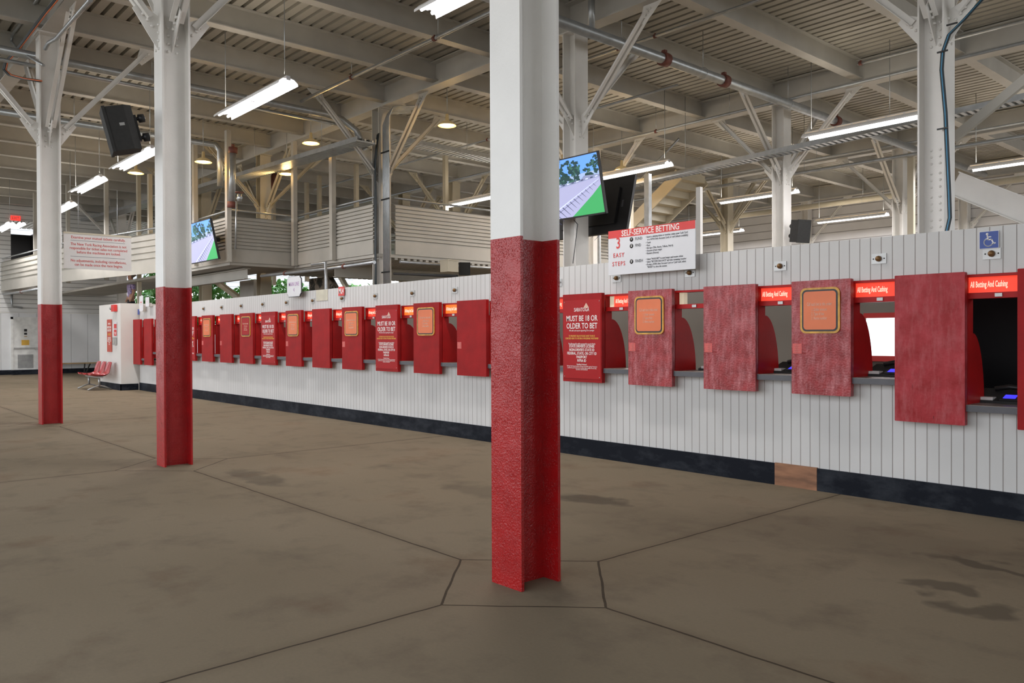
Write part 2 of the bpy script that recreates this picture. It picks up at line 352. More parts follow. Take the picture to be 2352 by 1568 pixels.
# back partition of the betting room
b = MB(); YB = 8.9
for x0, x1, z0, z1 in [(-22.6, -4.15, 0, 2.05), (-4.15, -3.45, 0, 1.10), (-4.15, -3.45, 1.60, 2.05), (-3.45, -3.35, 0, 2.05)]: b.box((x0, YB, z0), (x1, YB+.1, z1))
struct(b.build('wall_partition', M['taupe']))
w = struct(MB().box((-4.10, YB+.02, 1.16), (-3.50, YB+.04, 1.575)).build('window_1', M['daywin']))
fr = MB().box((-4.12, YB-.03, 1.575), (-3.48, YB, 1.60)).box((-4.12, YB-.03, 1.60), (-3.48, YB-.01, 1.63)); fr.build('window_frame', M['redprint'], w)
MB().box((-4.10, YB-.05, 1.10), (-3.50, YB, 1.16)).build('window_sill', M['redprint'], w)
struct(MB().box((-3.35, 8.4, 0), (1.5, 8.46, 2.05)).build('dark_interior_sheet', M['darkinterior']))  # glossy black sheet painted as the dark interior behind the last window
struct(MB().box((-22.6, 8.9, 2.05), (1.5, 9.0, 2.1)).build('trim_3', M['creamwall']))
# outdoors beyond the far end
struct(MB().box((-58, -10, 4.6), (-57.8, 34, 12)).build('building_siding', M['siding2']))
# ------------------------------------------------------------------ columns
def gusset(b, c, ax, sgn, up, size=.28):
    """triangular bolted plate in the vertical plane along ax"""
    c = Vector(c); a = Vector(ax)*sgn; t = Vector((a.y, -a.x, 0))*.006
    pts = [c, c+a*size*.55, c+a*size*.75+Vector((0, 0, size*.9*up)), c+a*size*.3+Vector((0, 0, size*1.05*up)), c+Vector((0, 0, size*.5*up))]
    b.slab([p-t for p in pts], t*2)
def brace(col, c, ax, sgn, z0, run, top, mt, off):
    """double-angle knee brace from the column shaft up to the beam"""
    a = Vector(ax)*sgn; p0 = Vector((c[0], c[1], z0))+a*off; p1 = Vector((c[0], c[1], top))+a*run
    side = Vector((a.y, -a.x, 0)); d = (p1-p0).normalized(); b = MB()
    s0, s1 = p0+d*.18, p1-d*.14
    for s in (-1, 1):
        q = side*.022*s
        prof = [(0, 0), (s*.055, 0), (s*.055, .008), (s*.008, .008), (s*.008, .075), (0, .075)]
        b.extr(prof, s0+q, s1+q)
    ob = b.build('knee_brace', mt, col)
    g = MB(); n_ = d.cross(side).normalized(); n_ = n_ if n_.z > 0 else -n_
    for base, sg in ((p0, 1), (p1, -1)):
        e = base+d*.34*sg
        if sg == 1: pts = [base+Vector((0, 0, -.16)), e-n_*.055, e+n_*.055, base+Vector((0, 0, .20))]
        else: pts = [base-a*.20, e+n_*.055, e-n_*.055, base+a*.14]
        g.slab([q-side*.006 for q in pts], side*.012)
        for k in (.10, .17, .24):
            q = base+d*k*sg; g.lathe(q, [(0, .034), (.014, .030), (.018, .024), (.018, -.024), (.014, -.030), (0, -.034)], 'y' if abs(ax[0]) > .5 else 'x', 6)
    # bolt plates against the column
    pl = MB(); bz = z0
    for s in (-1, 1):
        for k in range(4):
            q = p0+side*s*.045+Vector((0, 0, -.16+k*.085)); pl.lathe(q, [(.016, -.02), (.016, .012), (.009, .02), (0, .02)] if sgn > 0 else [(0, -.02), (.009, -.02), (.016, -.012), (.016, .02)], 'x' if abs(ax[0]) > .5 else 'y', 6)
    g.v += []; gp = g.build('gusset_plate', mt, ob); pl.build('bolts', mt, ob)
def column(name, x, y, label, orient='y', wm=None, red=False, w=.25, d=.30, braces=(), zt=Z_G, group=None, bz=4.75, cat='column', z0=0):
    e = empty(name, (0, 0, 0)); wm = wm or M['white']; pr = ibeam(w, d, .02, .014)
    up = (0, 1, 0) if orient == 'y' else (1, 0, 0)
    if red:
        MB().extr(pr, (x, y, z0), (x, y, 1.935), up).build('red_lower_shaft', M['redcol'], e); MB().extr(pr, (x, y, 1.935), (x, y, zt), up).build('white_upper_shaft', wm, e)
    else: MB().extr(pr, (x, y, z0), (x, y, zt), up).build('shaft', wm, e)
    MB().box((x-w*.7, y-d*.6, zt-.02), (x+w*.7, y+d*.6, zt)).build('cap_plate', wm, e)
    for ax, s in braces:
        A = (1, 0, 0) if ax == 'x' else (0, 1, 0)
        half = (w/2 if orient == 'y' else d/2) if ax == 'x' else (d/2 if orient == 'y' else w/2)
        thin = (ax == 'x' and orient == 'y') or (ax == 'y' and orient == 'x')
        brace(e, (x, y), A, s, bz, 1.62, zt if ax == 'x' else Z_B, wm, .012 if thin else half)
    tag(e, label, cat, group); return e
XC = [-3.37, -9.05, -14.80]
allb = [('x', 1), ('x', -1), ('y', 1), ('y', -1)]
column('steel_column', XC[0], Y0, 'nearest wide steel column, white above and glossy red below, in the foreground', red=True, braces=allb, bz=4.65)
column('steel_column', XC[1], Y0, 'second steel column painted red and white, with the speaker fixed to it', red=True, braces=allb, bz=4.65)
column('steel_column', XC[2], Y0, 'third and farthest red and white steel column, beside the mutuel tickets notice', red=True, braces=allb, bz=4.65)
def colrow(px, row, label, mt='white', br=allb, X=None, **k):
    p = at(px, 400, Y=YR[row]); return column('steel_column', p.x, YR[row], label, orient='x', wm=M[mt], braces=br, w=.30, d=.28, **k)
cB0 = colrow(2150, 1, 'wide white steel column at right carrying blue and black cables')
cB1 = colrow(1322, 1, 'white steel column behind the large race screens')
cB2 = colrow(876, 1, 'dark grey-white steel column carrying a bundle of upright conduits', mt='grey')
colrow(605, 1, 'cream steel column rising behind the corrugated mezzanine corner', mt='tan')
colrow(470, 1, 'cream steel column behind the left race screen', mt='tan')
colrow(278, 1, 'white steel column above the mutuel tickets notice')
colrow(1795, 2, 'white steel column with a black speaker on its right side')
colrow(1362, 2, 'white steel column just right of and behind the race screens')
colrow(928, 2, 'cream steel column just right of the conduit bundle', mt='tan')
colrow(1042, 2, 'cream steel column above the corrugated balcony, left of the near column', mt='tan')
colrow(2067, 3, 'white steel column left of the wide cable-carrying column')
colrow(1669, 3, 'cream steel column to the right of the self-service betting notice', mt='tan')
colrow(1852, 4, 'narrow white steel column against the far siding behind the speaker', br=[('x', 1)])
colrow(2215, 4, 'narrow white steel column against the far siding below the sloped stringer', br=[('x', 1)])
# rivets on the wide right column
b = MB(); bx0 = at(2150, 400, Y=9.5).x
for k in range(12):
    z = 3.02-(k//3)*.26-(k % 3)*.075+.42
    for dx in (-.045, .045): b.lathe((bx0+dx, 9.492, z), [(0, -.014), (.012, -.010), (.016, 0)], 'y', 8)
b.build('rivets', M['white'], cB0)
# ------------------------------------------------------------------ girders along the rows and beams across
pos = ['over the red and white columns', 'over the first column row behind the betting wall', 'over the second column row behind the betting wall', 'over the third column row behind the betting wall', 'along the far sided wall']
for i, yy in enumerate(YR):
    b = MB().extr(ibeam(.27, .48, .022, .014), (-45.9, yy, Z_G+.24), (5.8, yy, Z_G+.24)); tag(b.build('roof_girder', M['grey']), 'long grey roof girder running '+pos[i], 'girder', 'roof girders')
span = [(-4.4, 3.09), (3.09, 9.5), (9.5, 15.75), (15.75, 21.9), (21.9, 27.9)]
spn = ['in front of the red columns', 'in the bay over the counter', 'in the first bay behind the counter', 'in the second bay behind the counter', 'in the bay before the far siding']
beamme = {}
for si, (ya, yb) in enumerate(span):
    k = 0; xs = [-9.25+1.85*q for q in range(6, -16, -1)]
    for x in xs:
        # only the beams the camera could meet
        vis = False
        for yy in (ya+.2, (ya+yb)/2, yb-.2):
            v = Vector((x, yy, Z_B))-Vector((0, 0, CH)); zz = v.dot(F_)
            if zz > .3:
                px = 1176+CF*v.dot(R_)/zz; py = 784-CF*v.dot(U2_)/zz
                if -60 < px < 2412 and -60 < py < 900: vis = True
        if not vis: continue
        if si not in beamme: beamme[si] = MB().extr(ibeam(.19, .38, .016, .010), (0, ya+.012, Z_B+.19), (0, yb-.012, Z_B+.19), (0, 0, 1)).mesh('roof_beam', M['grey'])
        o = bpy.data.objects.new('roof_beam', beamme[si]); COL.objects.link(o); o.location = (x, 0, 0)
        tag(o, 'grey roof beam '+spn[si]+', '+ORD[k]+' from the right', 'beam', 'roof beams '+spn[si]); k += 1
# ------------------------------------------------------------------ window shutters and ticket windows
SH = {0:(-1.971,-1.43,'plain'),1:(-2.855,-2.327,'plain'),2:(-3.766,-3.221,'call'),3:(-4.707,-4.132,'plain'),4:(-5.671,-5.093,'call'),5:(-6.659,-6.053,'poster'),
 6:(-7.67,-7.06,'plain'),7:(-8.681,-8.062,'plain'),8:(-9.709,-9.085,'call'),9:(-10.733,-10.116,'poster'),10:(-11.758,-11.138,'call'),11:(-12.782,-12.17,'plain'),
 12:(-13.794,-13.184,'call'),13:(-14.83,-14.215,'poster'),14:(-15.843,-15.215,'redcall'),15:(-16.856,-16.241,'plain'),16:(-17.879,-17.25,'call'),17:(-18.90,-18.274,'poster'),
 18:(-19.91,-19.29,'plain'),19:(-20.92,-20.30,'plain'),20:(-21.83,-21.239,'plain'),21:(-22.72,-22.14,'plain')}
STK = {2:'sticker',3:'sticker',4:'sticker',7:'sticker',10:'sticker',12:'sticker',15:'sticker',16:'sticker'}
SHM = {0:'redpanel',1:'redfade',2:'redworn',3:'redworn',4:'redworn'}
YF = 6.70
def rrect(cx, cz, w, h, r, n=5):
    pts = []
    for sx_, sz, a0 in ((1, 1, 0), (-1, 1, 90), (-1, -1, 180), (1, -1, 270)):
        for k in range(n+1):
            a = math.radians(a0+90*k/n); pts.append((cx+sx_*(w/2-r)+r*math.cos(a), cz+sz*(h/2-r)+r*math.sin(a)))
    return pts
def plate(b, pts, y0, y1): b.slab([(px, y0, pz) for px, pz in pts], (0, y1-y0, 0)); return b
for n_, (x0, x1, kind) in SH.items():
    lowb = n_ in (0, 1, 20, 21); zb = .69 if lowb else .865; cx = (x0+x1)/2; w = x1-x0
    e = empty('window_shutter', (cx, YF, zb)); H = 1.87-zb
    hw = w/2; g = .006
    bb = MB(); pr = rrect(0, H/2, w, H, .006, 2); bb.slab([(a, 0, c) for a, c in pr], (0, .05, 0))
    bb.build('panel', M[SHM.get(n_, 'redpanel')], e)
    if kind in ('call', 'redcall'):
        cz = 1.605-zb; W_, H_ = .40*w/.6, .40; fx = .0
        face = M['orange'] if kind == 'call' else M['postred']
        nb = plate(MB(), rrect(fx, cz, W_, H_, .05), -.012, 0).build('notice_board', M['gold'], e)
        plate(MB(), rrect(fx, cz, W_-.035, H_-.035, .04), -.0135, -.011).build('black_border', M['blackprint'], nb)
        plate(MB(), rrect(fx, cz, W_-.065, H_-.065, .03), -.015, -.012).build('notice_face', face, nb)
        tm = M['palepeach']
        text('Call each bet in this order:', .043, tm, nb, (fx, -.0155, cz+.055), xs=.55*w/.6, name='lettering')
        text('1. Dollar amount\n2. Type of bet\n3. Horse number', .038, tm, nb, (fx-.075, -.0155, cz-.03), xs=.6*w/.6, align='LEFT', name='lettering')
    if kind == 'poster':
        pz0, pz1 = .905-zb, 1.80-zb; po = MB().box((-w/2+.012, -.004, pz0), (w/2-.012, 0, pz1)).build('poster', M['postred'], e)
        def T(s, z, sz, mt='whiteprint', bold=0, xs=.8, line=1.): text(s, sz, M[mt], po, (0, -.0045, z-zb), bold=bold, xs=xs*w/.6, line=line)
        T('SARATOGA', 1.688, .062, bold=.005, xs=.72)
        lg = MB(); lg.slab([(.03, -.0045, 1.71-zb), (.115, -.0045, 1.71-zb), (.072, -.0045, 1.765-zb)], (0, -.001, 0)); lg.build('emblem', M['palepeach'], po)
        T('MUST BE 18 OR\nOLDER TO BET', 1.545, .090, bold=.010, xs=.78, line=.95)
        T('We will card anyone appearing 25 or younger', 1.452, .026, xs=.8)
        T('TO PREVENT DELAYS PLEASE HAVE YOUR ID\nCHECKED HERE TO OBTAIN A WAGERING WRISTBAND', 1.375, .028, 'yellow', .01, .72)
        T("The following IDs will be accepted for proof of birth:", 1.300, .025, xs=.78)
        T("STATE DRIVER'S LICENSE\nNON-DRIVER'S STATE ID\nFEDERAL, STATE, OR CITY ID\nPASSPORT\nNYRA ID", 1.190, .043, bold=.015, xs=.82, line=.95)
        T("Gambling Problems?", 1.065, .024, bold=.01)
        T("The New York Racing Association encourages responsible wagering. If wagering is\na problem for you or someone you care about, help is available 24 hours a day.\nCall toll free 1-877-8-HOPE-NY", 1.025, .019, xs=.74)
        for sx_ in (-1, 1):
            for zz in (pz0+.02, pz1-.02): MB().lathe((sx_*(w/2-.03), -.004, zz), [(0, -.004), (.006, -.003), (.006, 0)], 'y', 6).build('screw', M['steel'], po)
    if n_ in STK:
        zc = 1.27-zb; st = MB().box((-hw+.012, -.003, zc-.045), (-hw+.10, 0, zc+.045)).build('sticker', M['sticker'], e)
        text('NOTICE\nNO REFUNDS\nNO CHANGES'.replace('NOTICE\nNO REFUNDS\nNO CHANGES', '= = =\n= = = =\n= = =\n= = = ='), .018, M['pinkprint'], st, (-hw+.056, -.0035, zc), name='lettering')
    what = {'plain': 'plain red window shutter panel', 'call': 'red window shutter with a gold-edged orange notice', 'redcall': 'red window shutter with a gold-edged red notice', 'poster': 'red window shutter with the age-limit poster'}[kind]
    if n_ in (1, 2, 3, 4): what = what.replace('red window', ['', 'low-hanging red window', 'weathered red window', 'peeling red window', 'weathered red window'][n_])
    if n_ in (0, 20, 21): what = what.replace('red window', 'low-hanging red window')
    side = ORD[n_]+' from the right end' if n_ <= 10 else ORD[21-n_]+' from the far left end'
    tag(e, what+', '+side, 'shutter', 'red shutters along the betting wall')
# ticket windows: one per gap to the right of each shutter
proto = {}
def ticket_window(n_):
    x0 = SH[n_][1]; x1 = SH[n_-1][0] if n_ > 0 else x0+.4
    lowb = n_ in (1, 21, 0); zc = .85 if lowb else 1.028
    e = empty('ticket_window', (x0, YW, zc)); g = x1-x0+.10; W2 = g
    # header frame and lit sign box
    h0 = 1.665-zc; top = 1.852-zc
    f = MB().box((-.02, -.045, h0), (W2, .05, h0+.045)).box((-.02, -.045, top-.02), (W2, .05, top)).box((-.03, -.045, h0), (-.018, .05, top))
    f.build('header_frame', M['redin'], e)
    MB().box((g*.40, -.055, h0+.010), (g*.40+.05, -.045, h0+.036)).build('latch', M['steel'], e)
    if n_ != 4:
        lit = M['litorange'] if n_ in (8, 9) else M['litred']; s0 = .075 if n_ in (5,) else -.02
        sg = MB().box((s0, .0, h0+.045), (W2+.02, .05, top-.02)).build('lit_sign', lit, e)
        ex = .012 if n_ > 4 else -.005
        text('All Betting And Cashing', .066, M['littext'], sg, (s0+.015, -.001, h0+.108), bold=.012, xs=.405, align='LEFT')
        if n_ == 5: MB().box((.012, -.005, h0+.045), (.070, .05, top-.02)).build('light_box_end', M['cream'], e)
    else: MB().box((.0, .0, h0+.045), (.055, .06, top-.02)).build('light_box_end', M['cream'], e)
    # divider with a quarter-round nose
    zt = 1.665-zc; nose = [(-.07, 0), (.28, 0)]+[(.04+.24*math.cos(a), .55*math.sin(a)) if True else 0 for a in [math.pi/2*k/12 for k in range(13)]][0:]+[(.04, zt), (-.07, zt)]
    d = MB(); d.slab([(-.022, a, z) for a, z in nose], (.022, 0, 0)); d.build('divider', M['redin'], e)
    ld = MB().box((.0, -.105, -.052), (g-.10, .38, -.004)).build('ledge', M['ledge'], e)
    MB().box((.0, -.10, -.004), (g-.10, .38, 0)).build('ledge_top', M['ledgetop'], ld)
    where = (ORD[n_-1]+' opening from the right end') if n_ <= 10 else (ORD[21-n_]+' opening from the far left end')
    lk = 'low ticket window' if lowb else 'ticket window'
    sg_ = ', header panel missing' if n_ == 4 else (' under a lit orange sign' if n_ in (8, 9) else ' under a lit red sign')
    tag(e, lk+sg_+', '+where, 'ticket window', 'ticket windows along the betting wall')
for n_ in range(1, 22): ticket_window(n_)
# call lamps on steel plates
for k, n_ in enumerate(range(1, 21)):
    x0 = SH[n_][1]; x1 = SH[n_-1][0]; cx = (x0+x1)/2
    cx = {1: -2.18, 4: -4.96, 5: -5.94, 7: -7.87}.get(n_, cx)
    if n_ in (19, 20): continue
    z = 2.005 if n_ == 1 else 2.03
    e = empty('call_lamp', (cx, YW, z)); ww = .062
    MB().box((-ww, -.008, -.042), (ww, 0, .042)).build('steel_plate', M['steel'], e)
    MB().lathe((0, -.008, 0), [(0, -.034), (.012, -.032), (.022, -.022), (.025, -.010), (.020, 0)], 'y', 12).build('lamp_dome', M['brass'], e)
    for s in (-1, 1): MB().lathe((s*.045, -.008, 0), [(0, -.004), (.006, -.003), (.006, 0)], 'y', 6).build('screw', M['black'], e)
    lab = {1: 'below the wheelchair sign', 4: 'under the right half of the self-service notice', 5: 'under the left end of the self-service notice', 10: 'under the small red line sign'}.get(n_)
    if not lab: lab = 'over window '+ORD[n_-1]+' from right' if n_ <= 10 else 'over window '+ORD[21-n_]+' from far left'
    tag(e, 'brass call lamp on a steel plate '+lab, 'lamp', 'call lamps above the ticket windows')
# betting terminals on the counters
for n_, tx, tz in ((1, -2.19, .85), (2, -3.08, 1.028), (3, -4.01, 1.028), (4, -4.80, 1.028), (5, -5.74, 1.028)):
    e = empty('betting_terminal', (tx, 7.02, tz))
    MB().slab([(-.20, 0, 0), (-.20, .30, 0), (-.20, .30, .10), (-.20, .12, .045), (-.20, 0, .02)], (.40, 0, 0)).build('body', M['dgrey'], e)
    MB().box((-.17, .01, .022), (-.05, .09, .045)).build('receipt_slot', M['signcream'], e)
    kp = MB().slab([(.0, .0, .024), (.13, .0, .024), (.13, .11, .058), (0, .11, .058)], (0, -.004, .012)).build('keypad_housing', M['dgrey'], e)
    MB().slab([(.02, .015, .042), (.105, .015, .042), (.105, .085, .064), (.02, .085, .064)], (0, -.001, .003)).build('display', M['bluelcd'], kp)
    MB().tube([(-.1, .22, .10), (0, .24, .12), (.12, .22, .11)], .02).build('handset', M['black'], e)
    tag(e, 'grey betting terminal with a small blue display in the '+ORD[n_-1]+' window from the right', 'terminal', 'betting terminals on the counters')
tag(MB().lathe((-8.30, 7.0, 1.028), [(0, .2), (.03, .17), (.07, .08), (.09, .0)], 'z', 10).build('paper_heap', M['signwhite']), 'crumpled white paper heap standing on the counter left of the near column', 'paper')
# ------------------------------------------------------------------ signs
def sign_board(name, x0, x1, z0, z1, y, mt='signwhite', th=.012):
    e = empty(name, ((x0+x1)/2, y, (z0+z1)/2)); w, h = x1-x0, z1-z0
    MB().box((-w/2, 0, -h/2), (w/2, th, h/2)).build('board', M[mt], e)
    if y+th < YW: MB().box((-w*.35, th, -h*.45), (-w*.28, YW-y, -h*.1)).box((w*.28, th, -h*.45), (w*.35, YW-y, -h*.1)).build('batten', M['white'], e)
    return e, w, h
e, w, h = sign_board('self_service_sign', -5.96, -4.81, 2.055, 2.54, 6.71)
MB().box((-w/2, -.001, h/2-.083), (w/2, 0, h/2)).build('header_band', M['redprint'], e)
def ST(s, x, z, sz, mt, **k): text(s, sz, M[mt], e, (x, -.0016, z), **k)
ST('SELF-SERVICE BETTING', 0.0, h/2-.044, .088, 'whiteprint', bold=.011, xs=.86)
ST('3', -.43, .095, .17, 'redprint', bold=.012, xs=.8); ST('EASY', -.425, -.032, .065, 'redprint', bold=.014, gap=1.3, xs=.9); ST('STEPS', -.425, -.125, .065, 'redprint', bold=.014, gap=1.3, xs=.9)
for i, (s, z) in enumerate((('FUND', .125), ('FIND', .055), ('FINISH', -.112))):
    MB().lathe((-.245, 0, z), [(0, -.0016), (.024, -.0016), (.024, 0)], 'y', 20).build('number_disc', M['blackprint'], e)
    text(str(i+1), .032, M['whiteprint'], e, (-.245, -.0022, z), bold=.02); ST(s, -.195, z, .045, 'greyprint', align='LEFT', xs=.8)
ST('• Insert a winning ticket or voucher, swipe your Cash Card\n   or a NYRA Bets Account Card, or cash (where available)', -.05, .118, .029, 'greyprint', align='LEFT', xs=.77)
ST('• Track\n• Race\n• Bet type (Win, Exacta, Trifecta, Pick 6)\n• Amount of base wager\n• Runners (Horses)', -.05, .015, .028, 'greyprint', align='LEFT', xs=.77)
ST('• Select "MAKE BET" to send wager and receive ticket\n• Select "RETURN BALANCE" and take remaining voucher\n• If using a NYRA Bets Account Card or Cash Card, select\n   "FINISH" to close the session', -.05, -.145, .028, 'greyprint', align='LEFT', xs=.77)
tag(e, 'white self-service betting notice with a red header on top of the wall', 'sign')
e, w, h = sign_board('accessibility_sign', -2.262, -2.132, 2.047, 2.175, 6.815, 'blue', .006)
MB().box((-w/2-.003, .001, -h/2-.003), (w/2+.003, .005, h/2+.003)).build('white_rim', M['whiteprint'], e)
sy = MB(); sy.lathe((-.012, 0, .045), [(0, -.0015), (.009, -.0015), (.009, 0)], 'y', 12)
def rib(b, pts, wd, y=-.0015):
    for (ax_, az), (bx_, bz_) in zip(pts, pts[1:]):
        d = Vector((bx_-ax_, bz_-az)); d = d.normalized() if d.length else d; nx, nz = -d.y*wd/2, d.x*wd/2; ex, ez = d.x*wd*.3, d.y*wd*.3
        b.slab([(ax_+nx-ex, y, az+nz-ez), (ax_-nx-ex, y, az-nz-ez), (bx_-nx+ex, y, bz_-nz+ez), (bx_+nx+ex, y, bz_+nz+ez)], (0, .0012, 0))
    return b
rib(sy, [(-.011, .034), (-.006, .002), (.018, .002), (.032, -.030), (.043, -.026)], .009); rib(sy, [(-.009, .022), (.014, .022)], .007)
rib(sy, [(-.004+.030*math.cos(math.radians(a)), -.018+.030*math.sin(math.radians(a))) for a in range(115, 350, 15)], .007)
sy.build('wheelchair_symbol', M['whiteprint'], e); tag(e, 'blue wheelchair access sign at the right top of the wall', 'sign')
e = empty('main_line_sign', (-13.46, 6.70, 2.30)); w, h = .54, .36; c_ = .06
pts = [(-w/2+c_, -h/2), (w/2-c_, -h/2), (w/2-c_*.7, -h/2+c_*.5), (w/2, -h/2+c_), (w/2, h/2-c_), (w/2-c_*.7, h/2-c_*.5), (w/2-c_, h/2), (-w/2+c_, h/2), (-w/2+c_*.7, h/2-c_*.5), (-w/2, h/2-c_), (-w/2, -h/2+c_), (-w/2+c_*.7, -h/2+c_*.5)]
plate(MB(), [(a*1.04, b*1.05) for a, b in pts], .004, .02).build('dark_edge', M['blackprint'], e); plate(MB(), pts, 0, .006).build('board', M['signwhite'], e)
MB().box((-.03, .02, -h/2), (.03, YW-6.70, -h*.2)).build('batten', M['white'], e)
text('MAIN LINE', .10, M['purple'], e, (0, -.001, .04), xs=.85, bold=.005); text('4', .10, M['purple'], e, (0, -.001, -.065)); tag(e, 'white notched main line four sign on the wall edge', 'sign')
e, w, h = sign_board('line_code_sign', -12.05, -11.86, 2.075, 2.225, 6.80, 'redprint', .01); text('ML4', .12, M['whiteprint'], e, (0, -.001, 0), bold=.02, xs=.75); tag(e, 'small red ML4 sign at the top of the wall', 'sign')
tag(MB().box((-12.86, 6.822, 2.02), (-12.46, 6.83, 2.21)).build('cover_plate', mat('cream_cover_paint', (.56, .53, .42), .5)), 'faded cream cover plate beside the ML4 sign', 'plate')
# mutuel tickets notice, hung beside the third column
e = empty('mutuel_notice', (-14.72, 3.80, 2.815)); w, h = 1.04, .57
MB().box((-.012, -w/2, -h/2), (0, w/2, h/2)).build('board', M['signcream'], e)
MB().box((-.02, -w/2, h/2), (.006, w/2, h/2+.03)).build('hanging_rail', M['tan'], e)
def MT(s, z, sz, **k): text(s, sz, M['mutuelred'], e, (.001, .01, z), EAST, bold=.010, **k)
MT('Examine your mutuel tickets carefully.', .232, .062, xs=.88)
MT('The New York Racing Association is not\nresponsible for ticket sales not completed\nbefore the machines are locked.', .055, .062, xs=.84, line=1.05)
MT('No adjustments, including cancellations,\ncan be made once the race begins.', -.182, .062, xs=.86, line=1.05)
for z in (.178, -.085): MB().box((0, -.42, z), (.001, .42, z+.006)).build('rule_line', M['greyprint'], e)
for yy in (-.3, .3): MB().tube([(-.005, yy, h/2+.03), (-.005, yy, h/2+.8)], .004, 6).build('hanger_wire', M['galv'], e)
tag(e, 'hanging off-white mutuel tickets notice with red lettering beside the third column', 'sign')
# ------------------------------------------------------------------ race screens
def scr(u, v, w, h): return ((u-.5)*w, (v-.5)*h)
def tv(name, cx, cy, cz, w, h, tilt, yaw, label, on=True, mount=.35):
    e = empty(name, (cx, cy, cz)); e.rotation_euler = (tilt, 0, yaw)
    MB().box((-w/2, .0, -h/2), (w/2, .045, h/2)).build('housing', M['black'], e)
    MB().box((-w*.35, .045, -h*.35), (w*.35, .085, h*.3)).build('back_cover', M['black'], e)
    bz = MB(); t = .018
    bz.box((-w/2, -.006, -h/2), (w/2, 0, -h/2+t*1.4)).box((-w/2, -.006, h/2-t), (w/2, 0, h/2)).box((-w/2, -.006, -h/2), (-w/2+t, 0, h/2)).box((w/2-t, -.006, -h/2), (w/2, 0, h/2)); bz.build('bezel', M['black'], e)
    if on:
        W_, H_ = w-2*t, h-2.4*t; b = MB(); mats = [emit('screen_sky', (.14, .36, .95), 1.0), emit('screen_haze', (.42, .55, .85), .8), emit('screen_leaves', (.012, .05, .05), 1.0), emit('screen_stand', (.35, .40, .65), .6), emit('screen_track', (.45, .46, .70), .85), emit('screen_rail', (.62, .68, .95), 1.0), emit('screen_post', (.05, .06, .14), 1.0), emit('screen_grass', (.05, .38, .12), 1.0), emit('screen_leaves_light', (.04, .13, .10), 1.0)]
        def P(mi, pts, dep):
            b.cur = mi; b.poly([((u-.5)*W_, -.001-dep*.0004, (v-.5)*H_+.004) for u, v in pts])
        P(0, [(0, 0), (1, 0), (1, 1), (0, 1)], 0); P(1, [(0, .5), (1, .5), (1, .72), (0, .66)], 1)
        rnd = random.Random(5)
        for (cu, cv, ru, rv, mi) in [(.06, .80, .07, .16, 2), (.20, .76, .05, .2, 8), (.38, .74, .07, .20, 8), (.48, .86, .10, .13, 2), (.64, .70, .13, .16, 2), (.66, .86, .10, .12, 2), (.55, .66, .12, .10, 2), (.90, .72, .09, .12, 2), (.97, .86, .05, .10, 2), (.15, .62, .12, .07, 8), (.32, .60, .1, .06, 2)]:
            for q in range(22):
                a0 = rnd.random()*6.28; rr_ = rnd.random()**.5*.95; pu, pv = cu+ru*rr_*math.cos(a0), cv+rv*rr_*math.sin(a0)
                pp = []
                for k in range(9):
                    a = k*math.pi/4.5; s = .12+.26*rnd.random(); pp.append((min(1, max(0, pu+ru*s*math.cos(a))), min(1, max(0, pv+rv*s*math.sin(a)))))
                P(mi if q % 4 else 8, pp, 2+q*.08)
        P(3, [(0, .47), (1, .60), (1, .64), (.8, .66), (.75, .60), (0, .53)], 4)
        for k in range(16): u = k/16; P(5 if k % 2 else 6, [(u, .49+u*.12), (u+.035, .495+u*.12), (u+.035, .515+u*.12), (u, .51+u*.12)], 5)
        P(4, [(0, 0), (1, 0), (1, .60), (.55, .54), (0, .47)], 6)
        P(7, [(.58, 0), (1, .0), (1, .47), (.88, .32)], 7)
        def L(u0, v0, u1, v1, wd, mi, dep):
            d = Vector((u1-u0, v1-v0)).normalized(); nx, nz = -d.y*wd, d.x*wd; P(mi, [(u0-nx, v0-nz), (u1-nx*.3, v1-nz*.3), (u1+nx*.3, v1+nz*.3), (u0+nx, v0+nz)], dep)
        ru = lambda s: (.20+.78*s, .0+.56*s)
        for k in range(12):
            s = 1-(1-k/12)**1.0; s = .12+s*.85; u, v = ru(s); q = 1-s*.8; L(u, v, u+.13*q, v-.20*q, .006*q+.002, 6, 8)
        L(.18, 0, .98, .565, .012, 5, 9); L(.34, .05, .98, .54, .004, 6, 8.5)
        b.build('screen', mats, e)
    else: MB().box((-w/2+t, -.002, -h/2+t*1.4), (w/2-t, 0, h/2-t)).build('screen', M['black'], e)
    mb = MB().box((-.2, .085, -.12), (.2, .10, .12)).box((-.05, .10, -.05), (.05, mount, .05)); mb.build('wall_bracket', M['black'], e)
    tag(e, label, 'television'); return e
bx1 = at(1322, 400, Y=9.5).x
tv('race_screen', -8.93, 9.0, 3.68, 1.62, .93, math.radians(12), 0, 'large lit race screen showing a dirt track, right of the near column', mount=.40)
e = tv('race_screen', -9.20, 9.98, 3.50, 1.70, .95, math.radians(14), math.pi, 'black back of a screen facing away, behind the lit race screen', mount=.38)
lv = MB()
for k in range(6): lv.box((-.70, .046, -.05+k*.02), (-.66, .048, -.04+k*.02))
lv.build('vent_slots', M['greyprint'], e)
tv('race_screen', -19.25, 7.20, 3.655, 1.70, .95, math.radians(12), 0, 'lit race screen on the corrugated mezzanine corner, right of the second column', mount=.46)
